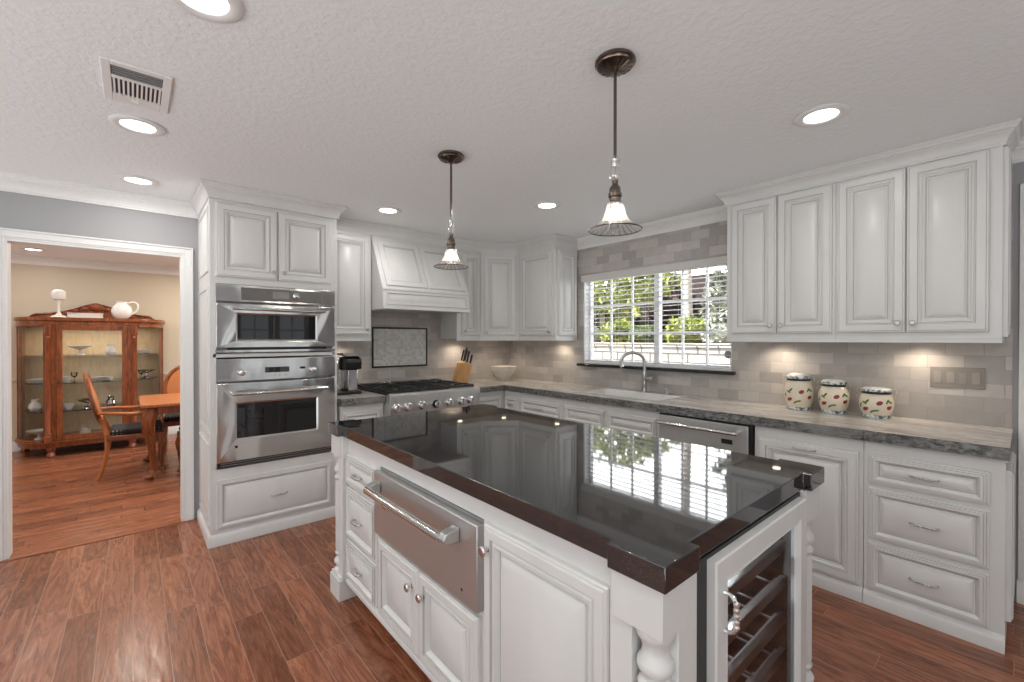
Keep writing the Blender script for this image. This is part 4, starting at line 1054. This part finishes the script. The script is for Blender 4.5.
# knife block and knives
kb = thing('knife_block', 'light wooden knife block with dark-handled knives right of the range', 'knife block', (2.70, 4.0, CTZ), math.radians(-8))
TK = frame((2.70, 4.0, CTZ), math.radians(-8))
pr = [(-.11, 0), (.065, 0), (.065, .06), (.065, .125), (-.01, .235), (-.062, .205)]  # x,z outline leaning
Tyz = Matrix(((1, 0, 0, 0), (0, 0, 1, 0), (0, 1, 0, 0), (0, 0, 0, 1)))
MB(TK).prism([(-.085, .0), (.055, .0), (.112, .185), (.020, .225), (-.02, .215)], -.055, .055, T=Tyz).build('block', M['block'], kb, bevel=.003)
for i, (u, v, L) in enumerate([(.018, .030, .125), (.028, -.028, .135), (.046, .034, .165), (.060, -.020, .130), (.080, .026, .135), (.096, -.030, .105)]):
    zt = .185+(.112-u)/(.112-.02)*.04
    p0 = TK @ Vector((u, v, zt+.006)); d_ = (TK.to_3x3() @ Vector((.26, .02*(i-2.5), 1))).normalized()
    k = thing('knife', ['leftmost black-handled knife in the wooden block', 'second black-handled knife from the left in the block', 'longest black-handled knife in the middle of the block', 'black-handled knife just right of the longest one in the block', 'second black-handled knife from the right in the block', 'rightmost black-handled knife in the wooden block'][i], 'knife', tuple(p0), 0, 'knives in the wooden block')
    MB().tube([p0, p0+d_*.008], [.0072, .0072], 8, flat=.6).build('bolster', M['chrome'], k)
    MB().tube([p0+d_*.0082, p0+d_*L*.5, p0+d_*L*.85, p0+d_*L], [.0095, .0115, .0125, .0100], 10, flat=.75).build('grip', M['black'], k)

# bowl
m = MB().lathe([(0, .004), (.050, .004), (.052, 0), (.060, 0), (.062, .006), (.090, .040), (.115, .080), (.130, .115), (.131, .118), (.137, .120), (.139, .150), (.142, .158), (.138, .160), (.133, .150), (.128, .118), (.105, .07), (.06, .02), (0, .014)], (3.22, 3.90, CTZ), 48)
tag(m.build('mixing_bowl', M['bowl']), 'wide pale stoneware bowl in the counter corner', 'bowl')

# coffee maker
cf = thing('coffee_maker', 'silver and black single-cup coffee maker left of the range', 'coffee maker', (1.36, 3.90, CTZ))
TKf = frame((1.382, 3.90, CTZ)) @ Matrix.Diagonal((1.28, 1.1, 1.08, 1))
MB(TKf).prism([(-.11, -.14), (.085, -.14), (.10, -.12), (.10, .14), (-.11, .14)], 0, .022).build('drip_base', M['black'], cf, bevel=.004)
MB(TKf).box(-.105, 0, .0225, .095, .14, .275).build('body', M['black'], cf, bevel=.012)
MB(TKf).lathe([(0, .023), (.062, .023), (.066, .10), (.060, .20), (.058, .27), (.050, .288), (0, .292)], (-.045, .0, 0), 28).build('side_shell', M['steel2'], cf)
MB(TKf).xprism([(-.125, .195), (.0, .195), (.0, .292), (-.06, .298), (-.115, .280), (-.13, .25)], -.010, .098).build('brew_head', M['black'], cf, bevel=.008)
MB(TKf).xprism([(-.118, .2985), (.09, .306), (.09, .318), (-.06, .326), (-.122, .306)], -.012, .100).build('lid', M['grey'], cf, bevel=.004)
MB(TKf).prism([(.010, -.105), (.075, -.105), (.082, -.09), (.082, -.002), (.010, -.002)], .0225, .194).build('front_column', M['steel2'], cf, bevel=.006)
cdl = MB().tube([(1.335, 4.16, 1.06), (1.335, 4.13, 1.15), (1.335, 4.12, 1.28), (1.36, 4.13, 1.315), (1.38, 4.165, 1.335)], .003, 8, smooth=5).box(1.368, 4.150, 1.322, 1.392, 4.1685, 1.350)
tag(cdl.build('power_cord', M['black']), 'thin black power cord and plug behind the coffee maker', 'cord')

# ------------------------------------------------------------------ dining room
# china cabinet: flat glass door in the middle, curved glass sides
CXc = -.372; cyF = 7.40; cyB = DY-.035; hw = .372; HW = .690
cc = thing('china_cabinet', 'large curved-glass cherry wood china cabinet in the dining room', 'china cabinet', (CXc, 7.75, 0))
def side_curve(s_, ins=0, n=9):     # from column out to the rear corner
    out = []
    for k in range(n+1):
        a = PI/2*k/n; out.append((CXc+s_*(hw+(HW-hw-ins)*math.sin(a)), (cyF+ins)+(cyB-.14-cyF-ins)*(1-math.cos(a))))
    return out
def outline(ins=0, out=0):
    L = side_curve(-1, ins-out)[::-1]; R = side_curve(1, ins-out)
    return [(L[0][0], cyB)]+L+R+[(R[-1][0], cyB)]
MB().prism(outline(), .115, .165).prism(outline(0, .018), .165, .185).build('base', M['cherry'], cc, bevel=.003)
MB().prism(outline(), 1.555, 1.600).prism(outline(0, .022), 1.600, 1.640).build('cornice', M['cherry'], cc, bevel=.004)
MB().box(CXc-HW, cyB-.012, .1855, CXc+HW, cyB, 1.5545).build('back_panel', M['cavity_wood'], cc)
m = MB()
for s_ in (-1, 1):
    q = side_curve(s_)[-1]; m.box(q[0]-s_*.0, q[1]-.055, .1855, q[0]-s_*.045, cyB-.013, 1.5545)
m.build('corner_post', M['cherry'], cc, bevel=.004)
for s_ in (-1, 1):
    x = CXc+s_*(hw-.012)
    m = MB().box(x-.062, cyF+.004, .1855, x+.050, cyF+.044, 1.5545); m.build('stile', M['cherry'], cc, bevel=.003)
    m = MB().lathe([(0, .1855), (.034, .1855), (.034, .25), (.026, .262), (.030, .28), (.022, .30), (.021, 1.38), (.030, 1.40), (.024, 1.42), (.034, 1.44), (.034, 1.5545), (0, 1.5545)], (x+s_*.02, cyF-.030, 0), 20); m.build('column', M['cherry2'], cc)
    sc = side_curve(s_, .012); m = MB()
    vs = [(x_, y_, zz) for zz in (.19, 1.55) for x_, y_ in sc[1:]]; n = len(sc)-1
    m.add(vs, [(i, i+1, n+i+1, n+i) for i in range(n-1)]); m.build('curved_glass', M['glass'], cc)
    sc = side_curve(s_, .004); m = MB()
    m.tube([(x_, y_, .196) for x_, y_ in sc[1:]], .014, 8).tube([(x_, y_, 1.545) for x_, y_ in sc[1:]], .014, 8); m.build('glass_rail', M['cherry'], cc)
dr = MB(); dxa, dxb = CXc-hw+.055, CXc+hw-.055
dr.box(dxa, cyF-.006, .192, dxa+.055, cyF+.016, 1.548).box(dxb-.055, cyF-.006, .192, dxb, cyF+.016, 1.548).box(dxa+.055, cyF-.006, .192, dxb-.055, cyF+.016, .245).box(dxa+.055, cyF-.006, 1.49, dxb-.055, cyF+.016, 1.548)
dro = dr.build('door', M['cherry'], cc, bevel=.004)
MB().box(dxa+.055, cyF+.003, .245, dxb-.055, cyF+.006, 1.49).build('glass_pane', M['glass'], dro)
knob(dro, dxa+.03, .88, cyF-.006, mat='bronze')
SH = [.52, .85, 1.18]
for z in SH:
    MB().prism([(x_*1.0+(CXc-x_)*.05, y_+(.012 if y_ < cyB-.05 else -.02)) for x_, y_ in outline(.03)], z, z+.009).build('shelf', M['crystal'], cc)
for x, y in ((CXc-hw+.01, cyF+.02), (CXc+hw-.01, cyF+.02), (CXc-HW+.05, cyB-.06), (CXc+HW-.05, cyB-.06)):
    MB().lathe([(0, 0), (.030, 0), (.038, .018), (.030, .045), (.022, .060), (.034, .085), (.040, .1145), (0, .1145)], (x, y, 0), 12, mod=lambda a, z: 1+.12*math.cos(4*a)).build('claw_foot', M['cherry2'], cc)
light('cabinet_lamp', 'AREA', cc, (0, .02, 1.53), 3.5, (1, .86, .66), shape='RECTANGLE', size=1.0, size_y=.12)  # added light, brightens the lining behind the glass
# carved crest
n = 40; top = []
for k in range(n+1):
    u = -1+2*k/n; h = .085+.10*math.exp(-(u/.42)**2)+.035*math.exp(-((abs(u)-.80)/.12)**2)*0 + .02*math.cos(u*PI)
    if abs(u) > .93: h *= (1-abs(u))/.07*.7+.3
    top.append((CXc+u*.60, max(.02, h)))
yb = cyB-.06; vs = [(x, yy, 1.6405) for x, h in top for yy in (yb-.028, yb)]+[(x, yy, 1.6405+h) for x, h in top for yy in (yb-.028, yb)]
k2 = 2*(n+1); fs = []
for i in range(n): a = 2*i; fs += [(a, a+2, k2+a+2, k2+a), (a+1, k2+a+1, k2+a+3, a+3), (k2+a, k2+a+2, k2+a+3, k2+a+1), (a, a+1, a+3, a+2)]
fs += [(0, k2, k2+1, 1), (k2-2, k2-1, 2*k2-1, 2*k2-2)]
m = MB().add(vs, fs); cr = m.build('crest', M['cherry'], cc)
m = MB().tube([(x, yb-.032, 1.6405+h-.012) for x, h in top], .011, 8).ball((CXc, yb-.035, 1.80), .075, .03, .055, seg=16)
for s_ in (-1, 1):
    for (u, zz, r) in ((.10, 1.775, .034), (.19, 1.745, .028), (.27, 1.715, .024), (.35, 1.69, .020)): m.ball((CXc+s_*u, yb-.032, zz), r*1.3, .018, r, seg=10, rings=6)
m.build('carving', M['cherry2'], cr)

# things on and in the china cabinet
zt = 1.6405
def lathe_thing(name, label, cat, prof, x, y, z, mat='white', group=None, seg=28, mod=None):
    o = MB().lathe(prof, (x, y, z), seg, mod=mod).build(name, M[mat]); return tag(o, label, cat, group)
lathe_thing('candle_lamp', 'white candle lamp with shade on a slim stem atop the china cabinet', 'candle lamp', [(0, 0), (.070, 0), (.066, .012), (.028, .030), (.012, .060), (.011, .15), (.018, .185), (.030, .205), (.058, .212), (.064, .222), (.066, .275), (.058, .305), (.035, .325), (0, .330)], -.665, 7.42, zt)
tag(MB().box(-.60, 7.46, zt, -.285, 7.60, zt+.050).box(-.605, 7.455, zt+.0505, -.28, 7.605, zt+.060).build('storage_box', M['white'], bevel=.006), 'long low white box on top of the china cabinet', 'box')
pt = thing('pitcher', 'round white ceramic pitcher on top of the china cabinet', 'pitcher', (-.11, 7.48, zt))
MB().lathe([(0, 0), (.055, 0), (.090, .035), (.104, .095), (.092, .150), (.060, .185), (.052, .198), (.060, .218), (.052, .214), (.045, .198), (0, .18)], (-.11, 7.48, zt), 32).build('body', M['white'], pt)
MB().tube([(-.05, 7.48, zt+.20), (.005, 7.48, zt+.215), (.045, 7.48, zt+.18), (.035, 7.48, zt+.11), (-.016, 7.48, zt+.06)], [.011, .012, .012, .011, .012], 10, smooth=4).build('handle', M['white'], pt)
plate_stack = [(0, 0), (.05, 0), (.10, .012), (.102, .016), (.05, .018), (.10, .030), (.102, .034), (.05, .036), (.10, .046), (.06, .044), (0, .040)]
cup = [(0, 0), (.025, 0), (.028, .008), (.045, .04), (.05, .07), (.046, .07), (.03, .012), (0, .01)]
comp = [(0, 0), (.045, 0), (.040, .012), (.014, .030), (.012, .060), (.05, .078), (.105, .105), (.110, .112), (.10, .110), (.04, .085), (0, .08)]
jug = [(0, 0), (.035, 0), (.055, .03), (.05, .07), (.028, .10), (.035, .13), (.03, .13), (.022, .10), (0, .09)]
gob = [(0, 0), (.03, 0), (.006, .006), (.005, .05), (.028, .075), (.032, .12), (.029, .12), (.024, .078), (0, .06)]
sz = [.186]+[z+.0095 for z in SH]
lathe_thing('compote', 'white footed compote dish at the lower left inside the china cabinet', 'dish', comp, -.86, 7.68, sz[0], seg=28)
for i, (nm, lb, ct, pf, x, y, k, mt) in enumerate([
    ('fluted_dish', 'white ruffled dish on the top shelf of the china cabinet', 'dish', comp, -.50, 7.62, 3, 'white'),
    ('sugar_bowl', 'white sugar bowl on the top shelf right of the ruffled dish', 'bowl', jug, -.22, 7.62, 3, 'white'),
    ('teacup', 'small teacup on the upper shelf behind the door, far left', 'cup', cup, -.62, 7.60, 2, 'white'),
    ('goblet', 'clear goblet on the upper shelf beside the teacup', 'glass', gob, -.55, 7.58, 2, 'crystal'),
    ('plate_stack', 'stack of white plates on the upper shelf behind the glass door', 'plates', plate_stack, -.30, 7.64, 2, 'white'),
    ('plate_stack', 'stack of white plates on the upper shelf in the left curved side', 'plates', plate_stack, -.86, 7.72, 2, 'white'),
    ('cream_jug', 'white jug on the lower shelf in the left curved side', 'jug', jug, -.90, 7.74, 1, 'white'),
    ('glass_bowl', 'silver-white bowl on the lower shelf near the door centre', 'bowl', comp, -.44, 7.60, 1, 'chrome'),
    ('teacup', 'white teacup on the lower shelf at the door left edge', 'cup', cup, -.60, 7.60, 1, 'white'),
    ('silver_jug', 'silver jug on the lower shelf right of the bowl', 'jug', jug, -.22, 7.62, 1, 'chrome'),
    ('small_figurine', 'pale figurine on the cabinet floor behind the door', 'figurine', jug, -.46, 7.62, 0, 'bowl'),
    ('goblet', 'clear goblet on the upper shelf in the right curved side', 'glass', gob, .08, 7.66, 2, 'crystal'),
    ('silver_bowl', 'silver bowl on the upper shelf in the right curved side', 'bowl', comp, .13, 7.80, 2, 'chrome'),
    ('plate_stack', 'stack of white plates on the top shelf in the right curved side', 'plates', plate_stack, .10, 7.76, 3, 'white')]):
    lathe_thing(nm, lb, ct, pf, x, y, sz[k], mt, seg=20, mod=(lambda a, z: 1+.05*math.cos(8*a)) if nm == 'fluted_dish' else None)

# dining table
tb = thing('dining_table', 'polished wooden dining table with carved cabriole legs', 'table', (.72, 6.05, 0))
tx0, ty0, tx1, ty1 = .045, 5.55, 1.60, 6.55; q = .07
tp = [(tx0+q, ty0), (tx1-q, ty0), (tx1-q*.3, ty0+q*.3), (tx1, ty0+q), (tx1, ty1-q), (tx1-q, ty1), (tx0+q, ty1), (tx0+q*.3, ty1-q*.3), (tx0, ty1-q), (tx0, ty0+q), (tx0+q*.3, ty0+q*.3)]
MB().prism(tp, .715, .745).build('tabletop', M['oak'], tb, bevel=.006, seg=3)
m = MB(); i_ = .07
m.box(tx0+i_, ty0+i_, .635, tx1-i_, ty0+i_+.022, .7148).box(tx0+i_, ty1-i_-.022, .635, tx1-i_, ty1-i_, .7148).box(tx0+i_, ty0+i_+.022, .635, tx0+i_+.022, ty1-i_-.022, .7148).box(tx1-i_-.022, ty0+i_+.022, .635, tx1-i_, ty1-i_-.022, .7148)
m.build('apron', M['cherry'], tb, bevel=.003)
def cabriole(x, y, sx, sy, h, r, parent, mat='cherry', name='leg'):
    pts = [(x, y, h), (x+sx*.012, y+sy*.012, h-.05), (x+sx*.030, y+sy*.030, h*.82), (x+sx*.018, y+sy*.018, h*.60), (x-sx*.004, y-sy*.004, h*.32), (x-sx*.004, y-sy*.004, h*.12), (x+sx*.012, y+sy*.012, .035), (x+sx*.022, y+sy*.022, .012)]
    MB().tube(pts, [r*1.0, r*1.18, r*1.1, r*.80, r*.56, r*.48, r*.72, r*.55], 10, smooth=4).ball((x+sx*.024, y+sy*.024, r*.62), r*.95, r*.95, r*.60).build(name, M[mat], parent)
for x, y, sx, sy in ((tx0+.095, ty0+.095, -1, -1), (tx1-.095, ty0+.095, 1, -1), (tx0+.095, ty1-.095, -1, 1), (tx1-.095, ty1-.095, 1, 1)): cabriole(x, y, sx, sy, .70, .050, tb)

def dining_chair(label, loc, rz, arms):
    """faces local +y"""
    t = thing('dining_armchair' if arms else 'dining_chair', label, 'chair', loc, rz); T = frame(loc, rz)
    w1, w2, d1 = .26, .22, .23
    MB(T).prism([(-w1, d1), (-w2, -d1), (w2, -d1), (w1, d1)], .375, .430).build('seat_rail', M['cherry'], t, bevel=.01)
    MB(T).prism([(-w1+.012, d1-.012), (-w2+.012, -d1+.03), (w2-.012, -d1+.03), (w1-.012, d1-.012)], .4305, .485).build('seat', M['seat'], t, bevel=.022, seg=3)
    def leg(pts, rs, nm='leg', mt='cherry'): MB(T).tube(pts, rs, 10, smooth=4).build(nm, M[mt], t)
    for s_ in (-1, 1):
        leg([(s_*(w1-.03), d1-.03, .374), (s_*(w1-.012), d1-.012, .31), (s_*(w1-.026), d1-.026, .18), (s_*(w1-.030), d1-.030, .06), (s_*(w1-.014), d1-.014, .014)], [.030, .030, .019, .015, .022])
        leg([(s_*(w2-.02), -d1+.012, .43), (s_*(w2-.02), -d1+.012, .30), (s_*(w2-.02), -d1-.01, .15), (s_*(w2-.02), -d1-.055, .012)], [.022, .020, .017, .018], 'leg', 'oak')
    fr = []
    for k in range(25):
        a = -PI*.5+2*PI*k/24; u = math.cos(a); v = math.sin(a)
        zz = .79+.25*v; fr.append((u*.205*(1-.12*v), -d1-.01-.14*max(0, (zz-.43))/.6, zz))
    MB(T).tube(fr, .019, 8, flat=1.2).build('back_frame', M['cherry'], t)
    pd = []
    for k in range(24):
        a = 2*PI*k/24; u = math.cos(a); v = math.sin(a); zz = .79+.225*v; pd.append((u*.185*(1-.12*v), -d1-.01-.14*max(0, (zz-.43))/.6, zz))
    cen = Vector((0, -d1-.095, .79)); vs = [(p[0], p[1]-.010, p[2]) for p in pd]+[(p[0], p[1]+.012, p[2]) for p in pd]+[(0, cen.y-.022, .79), (0, cen.y+.032, .79)]
    fs = [(i, (i+1) % 24, 24+(i+1) % 24, 24+i) for i in range(24)]+[(i, 48, (i+1) % 24) for i in range(24)]+[(24+i, 24+(i+1) % 24, 49) for i in range(24)]
    MB(T).add(vs, fs).build('back_pad', M['pad'], t)
    for s_ in (-1, 1): MB(T).tube([(s_*(w2-.02), -d1+.012, .43), (s_*.17, -d1-.012, .52), (s_*.17, -d1-.03, .60)], [.021, .018, .018], 8, smooth=3).build('back_support', M['oak'], t)
    if arms:
        for s_ in (-1, 1):
            MB(T).tube([(s_*.195, -d1-.055, .66), (s_*.25, -d1+.05, .655), (s_*.275, -.02, .640), (s_*.275, .10, .645), (s_*.265, .135, .63)], [.014, .016, .018, .020, .016], 10, smooth=4).build('arm', M['oak'], t)
            MB(T).tube([(s_*.265, .11, .63), (s_*.275, .06, .56), (s_*.262, .05, .48), (s_*.255, .07, .40)], [.014, .013, .014, .016], 8, smooth=4).build('arm_support', M['cherry'], t)
    return t
dining_chair('wooden armchair with dark dotted seat at the left end of the dining table', (.04-.02, 6.08, 0), -PI/2, True)
dining_chair('dining chair with rust oval back pad at the far side of the table', (.50, 6.66, 0), PI, False)
dining_chair('dining chair with dark seat at the near side of the table, partly behind the casing', (.60, 5.52, 0), 0, False)

# ------------------------------------------------------------------ outdoors, seen through the window
struct(MB().box(WX+.2, -6, -.3, 6.0, 14, -.05).build('ground', M['stone']))
tag(MB().box(6.0, -4, -.3, 6.35, 13, 1.26).box(5.97, -4, 1.2605, 6.38, 13, 1.32).build('garden_wall', M['stone'], bevel=.01), 'pale stone block garden wall outside the window', 'wall')
struct(MB().box(6.38, -6, -.3, 16, 16, 1.22).build('ground', M['soil']))
def foliage(name, label, cat, c, r, n, ls, mat, group=None, trunk=None, tm='bark'):
    rnd = random.Random(hash((round(c[0]*10), round(c[1]*10), n)) & 0xffff)
    t = thing(name, label, cat, (c[0], c[1], 1.22), 0, group)
    m = MB(); vs = []; fs = []
    for i in range(n):
        u = rnd.uniform(-1, 1); a = rnd.uniform(0, 2*PI); q_ = math.sqrt(1-u*u); k = rnd.uniform(.35, 1)**.5
        lump = 1+.22*math.sin(3*a+c[1])*math.cos(4*u)
        p = Vector((c[0]+r[0]*q_*math.cos(a)*k*lump, c[1]+r[1]*q_*math.sin(a)*k*lump, c[2]+r[2]*u*k*lump))
        if p.z < 1.225: p.z = 1.225+rnd.random()*.1
        d1 = Vector((rnd.gauss(0, 1), rnd.gauss(0, 1), rnd.gauss(0, 1))).normalized(); d2 = d1.cross(Vector((rnd.gauss(0, 1), rnd.gauss(0, 1), rnd.gauss(0, 1)))).normalized()
        s_ = ls*rnd.uniform(.6, 1.3); b = len(vs)
        vs += [tuple(p-d1*s_), tuple(p+d2*s_*.45), tuple(p+d1*s_), tuple(p-d2*s_*.45)]; fs.append((b, b+1, b+2, b+3))
    m.add(vs, fs); m.build('leaves', M[mat], t)
    m = MB()
    if trunk:
        m.tube([(trunk[0], trunk[1], 1.221), (trunk[0]+.02, trunk[1]+.03, 2.2), (c[0], c[1], c[2]+.1)], [trunk[2], trunk[2]*.85, trunk[2]*.5], 12, smooth=4); m.build('trunk', M[tm], t)
    else:
        for k in range(5):
            a = k*1.26; m.tube([(c[0]+.03*math.cos(a), c[1]+.03*math.sin(a), 1.221), (c[0]+r[0]*.5*math.cos(a), c[1]+r[1]*.5*math.sin(a), c[2]+r[2]*.4)], [.014, .006], 6)
        m.build('stems', M['bark'], t)
    return t
sh = [(7.0, 3.05, 'leaf_s', .16), (7.1, 3.75, 'leaf_a', .25), (7.0, 4.45, 'leaf_b', .17), (7.1, 5.15, 'leaf_a', .24), (7.0, 5.9, 'leaf_s', .20), (7.1, 6.7, 'leaf_a', .22), (7.0, 7.4, 'leaf_a', .20)]
lbs = ['rightmost silvery shrub above the garden wall', 'bright shrub right of the pale trunk above the garden wall', 'low dark green shrub just left of the pale trunk', 'bright yellow-green shrub at the middle of the garden bed', 'pale silvery shrub left of the window mullion', 'bright green shrub near the left end of the garden wall', 'leftmost bright shrub above the garden wall']
for (x, y, mt, r), lb in zip(sh, lbs): foliage('shrub', lb, 'shrub', (x, y, 1.30+r*.8), (.36, .33, r), 1500, .055, mt, 'shrubs above the garden wall')
foliage('garden_tree', 'leafy tree with pale straight trunk outside the right half of the window', 'tree', (8.0, 4.25, 5.4), (1.3, 1.5, .8), 2200, .09, 'leaf_b', None, (8.0, 4.2, .115))
foliage('garden_tree', 'bright yellow-green tree outside the left half of the window', 'tree', (8.3, 6.0, 2.55), (.6, 1.25, .72), 1500, .10, 'leaf_a', None, (8.3, 6.4, .06))
foliage('garden_tree', 'silvery green tree at the far left of the window view', 'tree', (8.2, 8.8, 2.25), (.7, .95, .85), 1900, .09, 'leaf_s', None, (8.2, 8.6, .06))
foliage('garden_tree', 'sparse silvery tree behind the rightmost shrub', 'tree', (9.0, 3.3, 3.1), (.45, .8, .5), 900, .09, 'leaf_s', None, (9.0, 3.3, .05))
for i, (y, mt, lb) in enumerate([(2.6, 'leaf_d', 'dark green hedge bush at the far right of the garden'), (4.1, 'leaf_s', 'silvery hedge bush right of the pale trunk'), (5.5, 'leaf_p', 'plum-coloured hedge bush left of the pale trunk'), (7.0, 'leaf_d', 'dark hedge bush behind the bright tree'), (8.6, 'leaf_p', 'plum hedge bush behind the silvery tree'), (10.2, 'leaf_d', 'dark hedge bush at the far left of the garden')]):
    foliage('hedge_bush', lb, 'bush', (9.7, y, 2.05), (.40, .62, .80), 2600, .10, mt, 'hedge bushes at the back of the garden')
tag(MB().box(10.5, -3, 1.22, 10.6, 15, 2.95).build('garden_fence', M['fence']), 'dark fence behind the hedge bushes', 'fence')
